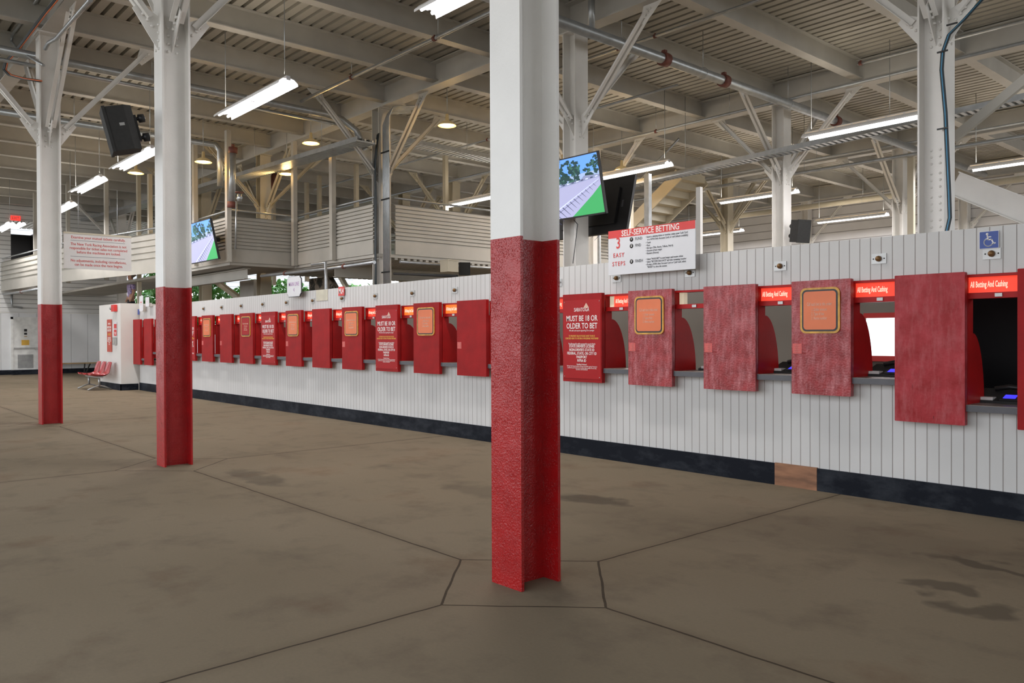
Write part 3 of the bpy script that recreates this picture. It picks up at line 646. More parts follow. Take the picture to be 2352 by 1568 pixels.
# ------------------------------------------------------------------ loudspeakers
def speaker(loc, size, rot, label, arm):
    e = empty('loudspeaker', loc); e.rotation_euler = rot; w, d, h = size
    MB().slab([(-w/2, -d/2, -h/2), (w/2, -d/2, -h/2), (w/2, d*.2, -h/2), (w*.3, d/2, -h/2), (-w*.3, d/2, -h/2), (-w/2, d*.2, -h/2)], (0, 0, h)).build('cabinet', M['dgrey'], e)
    MB().box((-w/2-.008, -d/2-.03, -h/2-.008), (w/2+.008, -d/2, h/2+.008)).build('grille', M['dgrey'], e)
    MB().box((w/2, -.03, .02), (w/2+.002, .02, .05)).build('badge', M['steel'], e)
    b = MB().box((-.04, d/2, -h*.3), (.04, d/2+.03, h*.3))
    for z in (-h*.22, h*.22): b.tube([(0, d/2, z), (0, d/2+arm, z)], .02, 8).lathe((0, d/2+arm*.7, z), [(.0, -.04), (.045, -.03), (.045, .03), (0, .04)], 'y', 10)
    b.build('mounting_arm', M['black'], e); tag(e, label, 'speaker'); return e
speaker((-9.20, 2.62, 3.60), (.30, .26, .46), (math.radians(14), 0, math.radians(-12)), 'dark grey loudspeaker tilted on the second red and white column', .12)
speaker((-8.62, 15.62, 3.55), (.30, .30, .46), (math.radians(8), 0, math.radians(68)), 'dark loudspeaker on the white column right of the self-service notice', .10)
p = at(1066, 618, X=-13.9); speaker(tuple(p), (.22, .2, .26), (0, 0, math.radians(60)), 'small black loudspeaker hung under the corrugated balcony', .05)
p = at(1032, 612, X=-13.9); e = empty('junction_box', tuple(p)); MB().box((-.14, -.14, -.12), (.14, .14, .12)).build('box_body', M['tan'], e); MB().box((-.15, -.15, .12), (.15, .15, .14)).build('box_lid', M['tan'], e); tag(e, 'cream metal box under the corrugated balcony beside the small speaker', 'box')
# ------------------------------------------------------------------ fluorescent fixtures
def fixture(x0, x1, y, z, label, both=True):
    L = x1-x0; e = empty('fluorescent_fixture', ((x0+x1)/2, y, z)); h = L/2
    b = MB().slab([(-h, -.035, .02), (-h, .035, .02), (-h, .03, .085), (-h, -.03, .085)], (L, 0, 0)); b.build('channel', M['signwhite'], e)
    r = MB()
    for s in (-1, 1):
        pts = [(s*.03, .055), (s*.09, .045), (s*.155, -.015), (s*.158, -.045), (s*.150, -.045), (s*.146, -.012), (s*.085, .035), (s*.03, .043)]
        r.slab([(-h, a, b_) for a, b_ in pts], (L, 0, 0))
    r.build('reflector', M['reflect'], e)
    sl = MB()
    for k in range(8): sl.box((-h+L*(k+.06)/8, -.052, .0535), (-h+L*(k+.94)/8, -.040, .0585)).box((-h+L*(k+.06)/8, .040, .0535), (-h+L*(k+.94)/8, .052, .0585))
    sl.build('uplight_slots', M['slot'], e)
    cr = MB().slab([(-.02, -.10, .045), (-.02, .10, .045), (-.02, .03, -.03), (-.02, -.03, -.03)], (.04, 0, 0)); cr.build('tube_bracket', M['signwhite'], e)
    for s in (-1, 1): MB().tube([(-h+.03, s*.075, -.005), (h-.03, s*.075, -.005)], .021, 10).build('tube', M['tube'], e)
    for s in (-1, 1):
        MB().tube([(s*(h-.12), 0, .085), (s*(h-.12), 0, Z_DECK-z)], .007, 6).build('hanger_rod', M['galv'], e)
    lt = bpy.data.lights.new('tube_light', 'AREA'); lt.shape = 'RECTANGLE'; lt.size = L*.95; lt.size_y = .24; lt.energy = 105*(3.2 if y > 18 else (1.2 if y > 10 else .9)); lt.color = (1, .96, .95)
    lo = bpy.data.objects.new('tube_light', lt); COL.objects.link(lo); lo.location = (0, 0, -.05); lo.parent = e
    ut = bpy.data.lights.new('slot_light', 'AREA'); ut.shape = 'RECTANGLE'; ut.size = L*.9; ut.size_y = .1; ut.energy = 9; ut.color = (1, .9, .75)
    uo = bpy.data.objects.new('slot_light', ut); COL.objects.link(uo); uo.location = (0, 0, .13); uo.rotation_euler = (math.pi, 0, 0); uo.parent = e
    tag(e, label, 'light', 'hanging fluorescent lights'); return e
ZL = 5.13
fl = [(-7.63, -5.2, 5.45, 'twin-tube hanging light cut by the top edge, left of the near column'),
 (-13.45, -11.02, 5.42, 'large twin-tube hanging light between the near and second columns'),
 (-19.15, -16.75, 5.32, 'twin-tube hanging light partly behind the dark speaker'),
 (-22.9, -20.5, 5.36, 'twin-tube hanging light above the mutuel tickets notice'),
 (-27.2, -24.9, 5.75, 'farther twin-tube light half hidden behind the third column'),
 (-33.0, -30.5, 5.25, 'twin-tube light cut by the left edge of the view'),
 (-7.75, -5.3, 14.3, 'twin-tube hanging light left of the wide right column'),
 (-13.2, -10.85, 14.2, 'twin-tube hanging light just right of the race screens'),
 (-18.6, -16.2, 13.9, 'twin-tube hanging light above the corrugated balcony left of the near column'),
 (-6.8, -4.4, 19.9, 'twin-tube hanging light cut by the right edge of the view'),
 (-13.15, -10.75, 19.4, 'twin-tube hanging light in front of the cream column over the far siding'),
 (-13.35, -11.0, 25.3, 'twin-tube light in front of the far siding, right of the dark speaker'),
 (-18.4, -16.0, 25.1, 'twin-tube light in front of the far siding, right of the self-service notice')]
for x0, x1, y, lab in fl: fixture(x0, x1, y, ZL, lab)
# two lights inside the dark upper recess
p = at(57, 520, X=XE-2); fixture(p.x-1, p.x+1, 6.7, p.z, 'twin-tube light inside the dark opening high in the end wall')
# ------------------------------------------------------------------ dome lamps
def dome(px, py, Z, label, R=.17):
    p = at(px, py, Z=Z); e = empty('dome_lamp', tuple(p))
    MB().lathe((0, 0, 0), [(R*1.12, -.045), (R, -.02), (R*.8, .02), (R*.5, .05), (.04, .06), (.03, .2), (0, .2)], 'z', 20).build('shade', mat('pale_enamel_shade', (.5, .42, .25), .4, emis=((1, .6, .2), .10)), e)
    MB().lathe((0, 0, 0), [(0, -.075), (R*.4, -.06), (R*.85, -.03), (R*.9, -.01)], 'z', 16).build('bulb_glass', M['sodium'], e)
    MB().tube([(0, 0, .2), (0, 0, Z_DECK-Z)], .008, 6).build('stem', M['galv'], e)
    lt = bpy.data.lights.new('warm_lamp', 'POINT'); lt.energy = 22; lt.color = (1, .62, .22); lt.shadow_soft_size = .12
    lo = bpy.data.objects.new('warm_lamp', lt); COL.objects.link(lo); lo.location = (0, 0, -.16); lo.parent = e
    tag(e, label, 'lamp', 'warm dome lamps under the roof')
for a in [(467, 368, 5.5, 'warm dome lamp just right of the second column'), (312, 394, 5.6, 'warm dome lamp left of the second column'), (714, 325, 5.8, 'warm dome lamp over the mezzanine, right of its corner post'),
          (659, 396, 5.5, 'warm dome lamp below the cable tray over the mezzanine'), (1027, 284, 5.8, 'warm dome lamp high up left of the near column'), (1293, 374, 5.5, 'warm dome lamp at the top left of the lit race screen'), (1428, 387, 5.5, 'small warm dome lamp below the light right of the race screens')]: dome(*a)
# ------------------------------------------------------------------ pipes, conduits, trays
def pipe(pts, r, label, mt='galv', cat='pipe', name='pipe', fit=(), hang=()):
    e = empty(name, (0, 0, 0)); MB().tube(pts, r, 12).build('pipe_run', M[mt], e)
    for q in fit:
        q = Vector(q); b = MB(); d = (Vector(pts[1])-Vector(pts[0])).normalized(); b.tube([q-d*r*.9, q+d*r*.9], r*1.35, 12).box(tuple(q+Vector((-r*.4, -r*.4, r))), tuple(q+Vector((r*.4, r*.4, r*1.8)))); b.build('coupling', M['rustf'], e)
    for q in hang:
        q = Vector(q); MB().tube([q+Vector((0, 0, r)), (q.x, q.y, Z_DECK)], .006, 5).tube([q+Vector((r*1.2*math.cos(a), 0, r*1.2*math.sin(a))) if abs((Vector(pts[1])-Vector(pts[0])).normalized().y) > .7 else q+Vector((0, r*1.2*math.cos(a), r*1.2*math.sin(a))) for a in [k*math.pi/6 for k in range(13)]], .004, 5).build('hanger', M['galv'], e)
    tag(e, label, cat); return e
pipe([(-8.5, 3.3, 6.05), (-8.5, 26, 6.05)], .085, 'thick galvanised sprinkler main running back above the race screens', fit=[(-8.5, 11.0, 6.05), (-8.5, 12.75, 6.05), (-8.5, 17, 6.05)], hang=[(-8.5, 9.9, 6.05), (-8.5, 12.1, 6.05), (-8.5, 15, 6.05)])
pipe([(-8.5, 9.2, 6.1), (-8.5, 9.2, 6.78)], .055, 'short galvanised riser pipe above the thick sprinkler main')
pipe([(-11.5, 10.7, 6.38), (3, 10.9, 6.38)], .026, 'thin bright sprinkler branch crossing over the thick main', fit=[(-8.5, 10.75, 6.38), (-9.3, 10.74, 6.38)], hang=[(-9.3, 10.74, 6.38), (-6, 10.8, 6.38)])
pipe([(-30, 15.2, 6.2), (2, 15.2, 6.2)], .030, 'thin sprinkler branch running left to right behind the race screens', fit=[(-12, 15.2, 6.2), (-8.8, 15.2, 6.2), (-5.9, 15.2, 6.2)], hang=[(-12, 15.2, 6.2), (-10, 15.2, 6.2), (-15, 15.2, 6.2), (-5.9, 15.2, 6.2)])
pipe([(-6.6, 14.0, 6.15), (2, 14.0, 6.15)], .028, 'bright short sprinkler branch reaching the wide right column', fit=[(-6.55, 14.0, 6.15)])
pipe([(-15.2, 7.75, 6.2), (-1, 7.75, 6.2)], .032, 'bright sprinkler branch crossing above the large hanging light', fit=[(-13.2, 7.75, 6.2), (-10.6, 7.75, 6.2)], hang=[(-13.2, 7.75, 6.2), (-10.5, 7.75, 6.2)])
pipe([(-30, 20.9, 6.2), (2, 20.9, 6.2)], .030, 'thin sprinkler branch farther back over the far siding', fit=[(-12, 20.9, 6.2), (-8.9, 20.9, 6.2)], hang=[(-14, 20.9, 6.2), (-11, 20.9, 6.2), (-7, 20.9, 6.2)])
pipe([(-24, 12.7, 6.2), (-9.5, 12.7, 6.2)], .026, 'thin sprinkler branch behind the conduit-carrying column', fit=[(-15.2, 12.7, 6.2)], hang=[(-14, 12.7, 6.2), (-17, 12.7, 6.2)])
pipe([(-30, 18.4, 5.35), (0, 18.4, 5.35)], .045, 'grey conduit run above the stair, left to right', 'galv', hang=[(-13, 18.4, 5.35), (-10, 18.4, 5.35)])
pipe([(-30, 25.8, 5.75), (2, 25.8, 5.75)], .09, 'thick cream pipe running along the far sided wall', 'tan', hang=[(-12, 25.8, 5.75)])
pipe([(-15.4, -2, 6.1), (-15.4, 8.4, 6.1), (-15.3, 8.75, 6.02), (-15.15, 9.0, 5.8), (-15.05, 9.15, 5.4)], .07, 'large bright conduit bending down at the conduit-carrying column', hang=[(-15.4, 4.9, 6.1), (-15.4, 7.2, 6.1)])
pipe([(-15.62, -2, 6.0), (-15.62, 8.9, 6.0)], .035, 'thin conduit running beside the large bright conduit')
pipe([(-19.2, 1.0, 6.0), (-19.2, 7.55, 6.0), (-19.1, 7.62, 5.85), (-19.1, 7.62, 5.0)], .07, 'grey roof pipe turning down to the mezzanine corner', hang=[(-19.2, 4.5, 6.0)])
p = at(535, 345, Y=7.55); q = at(532, 470, Y=7.55); pipe([tuple(p), tuple(q)], .075, 'pale blue-grey drop pipe on the mezzanine corner post', fit=[tuple(p), tuple(q)])
p = at(543, 462, Y=7.60); q = at(541, 572, Y=7.60); pipe([tuple(p), tuple(q)], .02, 'thin bright drain pipe in front of the corrugated mezzanine panel')
# valve with red wheel
p = at(550, 450, Y=7.55); e = empty('pipe_valve', tuple(p)); MB().tube([(0, 0, -.12), (0, 0, .04)], .05, 10).tube([(-.1, 0, -.05), (.1, 0, -.05)], .035, 10).build('valve_body', M['galv'], e); MB().tube([(.09*math.cos(a), .09*math.sin(a), .08) for a in [k*math.pi/6 for k in range(13)]], .01, 6).tube([(0, 0, .04), (0, 0, .085)], .01, 6).build('hand_wheel', M['rustf'], e); tag(e, 'small pipe valve with a red hand wheel above the mezzanine corner', 'valve')
# rusty leaning pipe
p = at(636, 400, Y=9.9); q = at(605, 478, Y=9.9); e = empty('leaning_pipe', (0, 0, 0)); MB().tube([tuple(p), tuple(q)], .13, 14).build('pipe_run', M['rustf'], e); MB().tube([tuple(p), tuple(p+Vector((.05, 0, .25)))], .05, 8).build('pipe_end', M['galv'], e); tag(e, 'rust-brown duct leaning over the mezzanine panels', 'duct')
# vertical conduits on the dark column
bx2 = at(876, 400, Y=9.5).x
cds = empty('conduit_bundle', (0, 0, 0))
for k in range(6):
    x = bx2+.20+k*.045; MB().tube([(x, 9.42, .1), (x, 9.42, 5.9+.03*k), (x+.05, 9.5, 6.15+.02*k), (x+.3, 9.9, 6.2+.02*k)], .016, 8).build('conduit', M['galv'], cds)
for z in (2.75, 4.3, 5.3): MB().box((bx2+.15, 9.39, z), (bx2+.47, 9.40, z+.03)).build('strap', M['dgrey'], cds)
tag(cds, 'bundle of upright grey conduits beside the dark column', 'conduit')
wc = empty('cable_run', (0, 0, 0)); rnd = random.Random(3)
for k in range(5):
    pts = []; z = 5.7
    while z > 2.1:
        pts.append((bx2+.04+.03*k+rnd.uniform(-.015, .015)+(.0 if z < 5.2 else (5.2-z)*-.25), 9.30-.01*k, z)); z -= .28
    MB().tube(pts, .012, 6).build('cable', M['cable'], wc)
tag(wc, 'loose black cables hanging down the dark column', 'cable')
wc = empty('cable_run', (0, 0, 0))
for k, mt in enumerate(('cable', 'bluecable', 'cable')):
    pts = [at(x, y, Y=9.33) for x, y in ((2256, 0), (2215, 45), (2180, 80), (2166, 120), (2163, 160), (2172, 260), (2176, 350), (2180, 440), (2182, 500), (2172, 545), (2170, 560))]
    MB().tube([(p.x+.014*(k-1), p.y-.004*k, p.z) for p in pts], .010, 6).build('cable', M[mt], wc)
for y in (55, 118, 295): p = at(2166 if y > 60 else 2188, y, Y=9.31); MB().box((p.x-.06, p.y-.01, p.z-.008), (p.x+.05, p.y+.005, p.z+.008)).build('cable_tie', M['black'], wc)
tag(wc, 'black and blue cables tied down the wide right column', 'cable')
tag(MB().tube([tuple(at(x, y, Y=9.3)) for x, y in ((1318, 505), (1327, 515), (1322, 555), (1316, 605))], .006, 6).build('screen_cord', M['cable']), 'thin black cord hanging below the lit race screen', 'cord')
# cable bundle at the upper left
wc = empty('cable_run', (0, 0, 0))
for k, mt in enumerate(('cable', 'cable', 'orange_cable')):
    pts = [at(x+3*k, y, Y=2.86-.03*k) for x, y in ((135, -10), (100, 32), (70, 72), (35, 118), (12, 142), (8, 160), (20, 172), (50, 180), (90, 186))]
    MB().tube(pts, .022 if k < 2 else .010, 6).build('cable', M[mt], wc)
tag(wc, 'black and orange cables strung along the girder at the upper left', 'cable')
pipe([tuple(at(x, y, Y=2.9)) for x, y in ((88, -5), (58, 40), (28, 80), (26, 95), (45, 118), (80, 138), (100, 150))], .022, 'thin bent conduit at the upper left corner')
pipe([tuple(at(x, y, Y=2.9)) for x, y in ((208, 0), (165, 48), (130, 88), (112, 98), (104, 112))], .03, 'grey conduit following the girder down to the third column')
# cable trays
def tray(p0, p1, label, w=.45):
    p0, p1 = Vector(p0), Vector(p1); e = empty('cable_tray', (0, 0, 0)); d = (p1-p0).normalized(); side = Vector((d.y, -d.x, 0)).normalized()
    for s in (-1, 1): MB().extr([(-.006, -.05), (.006, -.05), (.006, .05), (-.006, .05)], p0+side*s*w/2, p1+side*s*w/2).build('side_rail', M['galv'], e)
    n_ = int((p1-p0).length/.12); b = MB(); vs = []
    for k in range(n_+1):
        for dz_, t_ in ((0, 0), (0, .06), (.03, .07), (.03, .11)):
            q = p0+d*min((p1-p0).length, k*.12+t_)+Vector((0, 0, dz_-.045)); vs += [q-side*w/2, q+side*w/2]
    b.add(vs, [(2*i, 2*i+1, 2*i+3, 2*i+2) for i in range(len(vs)//2-1)]); b.build('ribbed_bed', M['galv'], e)
    for k in range(4): o = side*(-.15+.09*k); MB().tube([p0+o+Vector((0, 0, .0)), (p0+p1)/2+o+Vector((0, 0, .02)), p1+o], .022, 6).build('cable', M['cable' if k % 2 else 'galv'], e)
    for k in (.15, .5, .85): q = p0+(p1-p0)*k; MB().tube([q+side*w/2, (q.x+side.x*w/2, q.y+side.y*w/2, Z_DECK)], .006, 5).build('hanger', M['galv'], e)
    tag(e, label, 'cable tray')
tray(tuple(at(440, 440, Y=8.8)), tuple(at(842, 322, Y=8.8)), 'perforated cable tray rising to the conduit-carrying column')
tray(tuple(at(150, 520, Y=8.8)), tuple(at(440, 440, Y=8.8)), 'dark cable tray above the mutuel tickets notice')
tray((-15.6, 9.9, 5.88), (-15.6, 14.5, 5.85), 'cable tray running back behind the conduit-carrying column')
tray((-13.0, 15.2, 5.05), (0, 15.2, 5.4), 'white cable tray above the self-service notice, running off right', .3)
# ------------------------------------------------------------------ mezzanine
def corr(b, p0, p1, z0, z1, nrm, pitch=.085, amp=.038):
    """horizontally ribbed sheet between two plan points"""
    n_ = max(2, int(round((z1-z0)/pitch))); nv = Vector(nrm)*amp; prof = []
    for k in range(n_):
        z = z0+(z1-z0)*k/n_; dz = (z1-z0)/n_
        prof += [(z, 0), (z+dz*.62, 0), (z+dz*.68, 1), (z+dz*.92, 1)]
    prof.append((z1, 0)); p0, p1 = Vector(p0), Vector(p1)
    for (za, a), (zb, c) in zip(prof, prof[1:]):
        b.add([(p0.x-nv.x*a, p0.y-nv.y*a, za), (p1.x-nv.x*a, p1.y-nv.y*a, za), (p1.x-nv.x*c, p1.y-nv.y*c, zb), (p0.x-nv.x*c, p0.y-nv.y*c, zb)], [(0, 1, 2, 3)])
mz = [((-14.75, 9.72), (-14.75, 16.6), (1, 0), 'corrugated balcony panel running back behind the near column', 0),
      ((-18.66, 9.3), (-14.98, 9.3), (0, -1), 'corrugated balcony panel left of the dark column', 0),
      ((-18.66, 7.65), (-18.66, 9.3), (1, 0), 'dim corrugated balcony side panel between the two corner posts', 0),
      ((-21.6, 7.65), (-18.66, 7.65), (0, -1), 'corrugated balcony panel behind the left race screen', 0)]
pz = [at(349, 622, Z=3.2), at(143, 645, Z=3.2), at(60, 655, Z=3.2)]
mz.append(((-21.6, 7.65), (pz[1].x, pz[1].y), None, 'corrugated balcony panel behind the mutuel tickets notice', 1))
mz.append(((pz[1].x, pz[1].y), (XE+.05, pz[2].y-.1), None, 'corrugated balcony panel at the far left end', 1))
MZ0, MZ1 = 3.42, 4.26
bal = empty('balcony', (0, 0, 0))
for a, c, nr, lab, lo in mz:
    a, c = Vector((*a, 0)), Vector((*c, 0)); d = (c-a).normalized()
    if nr is None:
        nr = Vector((d.y, -d.x, 0)); nr = nr if nr.y < 0 else -nr
    else: nr = Vector((*nr, 0))
    b = MB(); corr(b, a, c, MZ0, MZ1, nr, .085 if not lo else .16); gp = b.build('guard_panel', M['deck'], bal)
    MB().slab([tuple(a+Vector((0, 0, 3.17))), tuple(c+Vector((0, 0, 3.17))), tuple(c+Vector((0, 0, MZ0))), tuple(a+Vector((0, 0, MZ0)))], -nr*.04).build('edge_channel', M['deck'], gp)
    t = Vector((0, 0, 4.40)); MB().tube([a+t-nr*.05, c+t-nr*.05], .024, 8).build('top_rail', M['galv'], gp)
tag(bal, 'grey balcony with corrugated guard panels above the left half of the counter', 'balcony')
fl_ = MB()
def flo(x0, x1, y0, y1): fl_.box((x0, y0, 3.10), (x1, y1, 3.17))
flo(-20.5, -14.78, 9.33, 17); flo(-24, -18.70, 7.68, 9.33); flo(XE, -24, 7.7, 9.4)
for k in range(46): fl_.box((-20.5, 9.4+k*.165, 3.06), (-14.8, 9.48+k*.165, 3.10))
fl_.build('balcony_deck', M['deck'], bal)
tag(MB().extr(ibeam(.15, .26), (-24, 8.2, 2.93), (-18.9, 8.2, 2.93)).build('support_beam', M['deck']), 'grey support beam below the balcony behind the left race screen', 'beam')
tag(MB().extr(ibeam(.15, .26), (-17.0, 9.5, 2.93), (-17.0, 16.5, 2.93)).build('support_beam', M['deck']), 'grey support beam below the balcony left of the near column', 'beam')
# posts
def post(px, ytop, Y, z0, label, mt='deck', w=.13):
    p = at(px, ytop, Y=Y); b = MB(); x, z1 = p.x, min(p.z, Z_B+.1)
    pr = [(-w/2, -w*.4), (w/2, -w*.4), (w/2, -w*.4+.01), (-w/2+.01, -w*.4+.01), (-w/2+.01, w*.4-.01), (w/2, w*.4-.01), (w/2, w*.4), (-w/2, w*.4)]
    b.extr(pr, (x, Y, z0), (x, Y, z1), (0, 1, 0)); tag(b.build('balcony_post', M[mt]), label, 'post', 'slim posts of the balcony')
post(447, 332, 7.60, 3.2, 'slim grey post left of the balcony corner, right of the second column')
post(523, 300, 7.58, 3.15, 'slim grey corner post at the nearest balcony corner')
post(675, 325, 9.24, 3.15, 'slim grey post at the inner balcony corner')
post(763, 345, 9.24, 3.15, 'slim grey post halfway along the balcony, left of the dark column')
post(243, 340, 7.1, 3.15, 'slim grey post behind the mutuel tickets notice')
post(155, 380, 6.7, 3.2, 'slim grey post just right of the third column')
post(80, 442, 6.35, 3.2, 'slim grey post left of the third column')
post(344, 400, 7.5, 3.2, 'slim cream post just left of the second column', 'tan')
post(318, 400, 7.9, 0, 'long cream channel post hanging below the balcony', 'tan')
post(628, 420, 12.5, 3.2, 'slim cream post behind the balcony, left of the inner corner', 'tan')
post(704, 382, 12.5, 3.2, 'slim cream post behind the balcony, left one of the middle pair', 'tan')
post(733, 372, 12.5, 3.2, 'slim cream post behind the balcony, right one of the middle pair', 'tan')
post(818, 345, 12.5, 3.2, 'slim cream post behind the balcony, left of the dark column', 'tan')
post(1023, 358, 13.5, 3.2, 'slim cream post behind the balcony, left of the near column', 'tan')
post(1447, 430, 15.0, 0, 'cream post just right of the race screens', 'tan')
post(1488, 400, 14.0, 0, 'dark grey post in front of the stair', 'galv')
post(1606, 430, 13.0, 0, 'slim pale post at the right edge of the self-service notice', 'white', .10)
post(1376, 500, 15.4, 0, 'slim galvanised post right of the column behind the race screens', 'galv', .07)
post(2093, 360, 18.5, 0, 'slim cream post left of the wide right column', 'tan')
# deep soffit and braces under the balcony seen over the wall
p0, p1 = at(722, 640, Y=10.5), at(782, 680, Y=10.5)
tag(MB().slab([(p0.x-.3, 10.5, 2.2), (p1.x+.2, 10.5, 2.2), (p0.x+.75, 10.5, 2.98), (p0.x-.3, 10.5, 2.98)], (0, .15, 0)).build('stained_panel', M['stucco']), 'dark mottled panel under the balcony behind the main line sign', 'panel')
p0 = at(585, 660, Y=9.6); tag(MB().box((p0.x-.9, 9.55, 2.2), (p0.x+.05, 9.65, 3.0)).build('grey_panel', M['deck']), 'flat grey panel below the balcony above the counter wall', 'panel')
def strut(a, c, w, label, mt='tan'):
    tag(MB().extr([(-w/2, -w/2), (w/2, -w/2), (w/2, w/2), (-w/2, w/2)], a, c).build('diagonal_strut', M[mt]), label, 'strut')
strut(at(495, 645, Y=9.9), at(550, 685, Y=9.9), .14, 'cream diagonal strut below the balcony, right of the second column')
strut(at(775, 622, Y=10.2), at(797, 662, Y=10.2), .10, 'cream diagonal strut right of the mottled panel')
# under-balcony pipes
pipe([tuple(at(x, y, Y=8.4)) for x, y in ((600, 634), (760, 616), (860, 602))], .035, 'galvanised pipe slung under the balcony over the main line sign', fit=[tuple(at(655, 628, Y=8.4)), tuple(at(790, 612, Y=8.4))])
pipe([tuple(at(x, y, Y=8.2)) for x, y in ((716, 607), (748, 603), (749, 660), (749, 760))], .03, 'bent vertical pipe between the main line and ML4 signs')
pipe([(-14.4, 9.6, 2.98), (-14.4, 14.5, 2.98)], .03, 'bright pipe under the corrugated balcony left of the near column', fit=[(-14.4, 12.2, 2.98)])
pipe([tuple(at(x, y, Y=8.6)) for x, y in ((905, 628), (1050, 634))], .025, 'dark low pipe just above the counter wall', 'dgrey')
pipe([(XE+.1, 5.9, 3.05), (-30.0, 6.1, 3.02)], .04, 'sprinkler pipe under the far left balcony', fit=[(-33, 6.0, 3.03)])
b = at(27, 675, X=XE+.1); pipe([(XE+.1, b.y, 3.05), (XE+.1, b.y, 2.6), (XE+.1, b.y+.35, 2.55)], .04, 'short bent drain pipe on the end wall above the door')
# stairs seen through the steelwork
def stair(p0, p1, w, n_, label, mt):
    p0, p1 = Vector(p0), Vector(p1); e = empty('steel_stair', (0, 0, 0)); d = p1-p0
    for yy in (0, w): MB().extr([(-.02, -.16), (.02, -.16), (.02, .16), (-.02, .16)], p0+Vector((0, yy, 0)), p1+Vector((0, yy, 0))).build('stringer', mt, e)
    for k in range(n_):
        q = p0+d*(k+.5)/n_; dx, dz = d.x/n_, d.z/n_; MB().box((q.x-dx/2, q.y+.02, q.z-.02), (q.x+dx/2, q.y+w-.02, q.z+.01)).box((q.x+dx/2-.01, q.y+.02, q.z-.02), (q.x+dx/2+.01, q.y+w-.02, q.z+dz)).build('step', mt, e)
    t = Vector((0, 0, .9)); MB().tube([p0+t, p1+t], .025, 8).build('handrail', M['galv'], e)
    tag(e, label, 'stairs')
stair(at(1405, 560, Y=16.6), at(1560, 400, Y=16.6), 1.1, 9, 'cream steel stair climbing right above the self-service notice', M['tan'])
a = at(2190, 420, Y=12.5); c = at(2420, 510, Y=12.5); c = a+(c-a)*((a.z-.35)/(a.z-c.z)); e = empty('sloped_stringer', (0, 0, 0))
MB().extr([(-.04, -.17), (.04, -.17), (.04, -.155), (-.025, -.155), (-.025, .155), (.04, .155), (.04, .17), (-.04, .17)], a, c).build('channel', M['white'], e)
MB().extr([(-.5, -.19), (.05, -.19), (.05, -.175), (-.5, -.175)], a+Vector((0, .45, 0)), c+Vector((0, .45, 0))).build('ribbed_underside', M['deck'], e); tag(e, 'white sloped stair stringer dropping to the right edge', 'stringer')
e = empty('dark_brace', (0, 0, 0)); MB().extr([(-.03, -.05), (.03, -.05), (.03, .05), (-.03, .05)], at(2190, 318, Y=9.9), at(2370, 170, Y=9.9)).build('angle', M['deck'], e); tag(e, 'dark diagonal angle crossing right of the wide right column', 'brace')
# ------------------------------------------------------------------ end wall things
d = MB().box((XE, 6.20, .18), (XE+.04, 7.08, 2.12)).build('door_1', M['doorpaint']); struct(d)
MB().box((XE, 6.12, .18), (XE+.06, 6.20, 2.2)).box((XE, 7.08, .18), (XE+.06, 7.16, 2.2)).box((XE, 6.12, 2.12), (XE+.06, 7.16, 2.2)).build('door_frame', M['doorpaint'], d)
lv = MB().box((XE+.04, 6.34, .24), (XE+.045, 6.86, .76))
for k in range(14): lv.slab([(XE+.045, 6.34, .25+k*.036), (XE+.065, 6.34, .25+k*.036), (XE+.045, 6.34, .28+k*.036)], (0, .52, 0))
lv.build('louvre', mat('grey_louvre_paint', (.33, .33, .32), .5), d)
MB().box((XE+.04, 6.22, .98), (XE+.09, 6.98, 1.03)).box((XE+.04, 6.92, .93), (XE+.10, 7.03, 1.03)).build('push_bar', M['steel'], d)
MB().box((XE+.04, 6.47, 1.12), (XE+.046, 6.73, 1.32)).build('yellow_notice', M['yellow'], d)
for k, z in enumerate((1.42, 1.45, 1.60)): MB().box((XE+.04, 6.56, (1.52, 1.64, 1.44)[k]), (XE+.046, 6.66, (1.60, 1.74, 1.47)[k])).build('pictogram_plate', M['blackprint'] if k < 2 else M['benchwood'], d)
struct(MB().box((XE, 6.12, 0), (XE+.35, 7.18, .17)).build('trim_4', M['base']))
p = at(36, 501, X=XE+.04); e = empty('exit_sign', tuple(p)); MB().box((-.03, -.16, -.09), (.0, .16, .09)).build('sign_case', M['exit'], e)
text('EXIT', .15, M['pinkprint'], e, (.002, 0, 0), EAST, bold=.02, xs=.8); tag(e, 'small lit red exit sign on the end wall', 'sign')
# bench along the end wall
e = empty('wall_bench', (XE+.35, 8.3, 0)); MB().box((-.22, -1.0, .37), (.22, 1.7, .41)).build('bench_top', M['benchwood'], e)
for yy in (-.7, .3, 1.1):
    b = MB(); b.extr([(-.02, -.02), (.02, -.02), (.02, .02), (-.02, .02)], (0, yy, .37), (0, yy-.03, 0), (1, 0, 0)); b.extr([(-.02, -.02), (.02, -.02), (.02, .02), (-.02, .02)], (0, yy+.2, .37), (0, yy+.04, 0), (1, 0, 0)); b.build('leg', M['black'], e)
tag(e, 'long wooden bench with black legs against the end wall', 'bench')
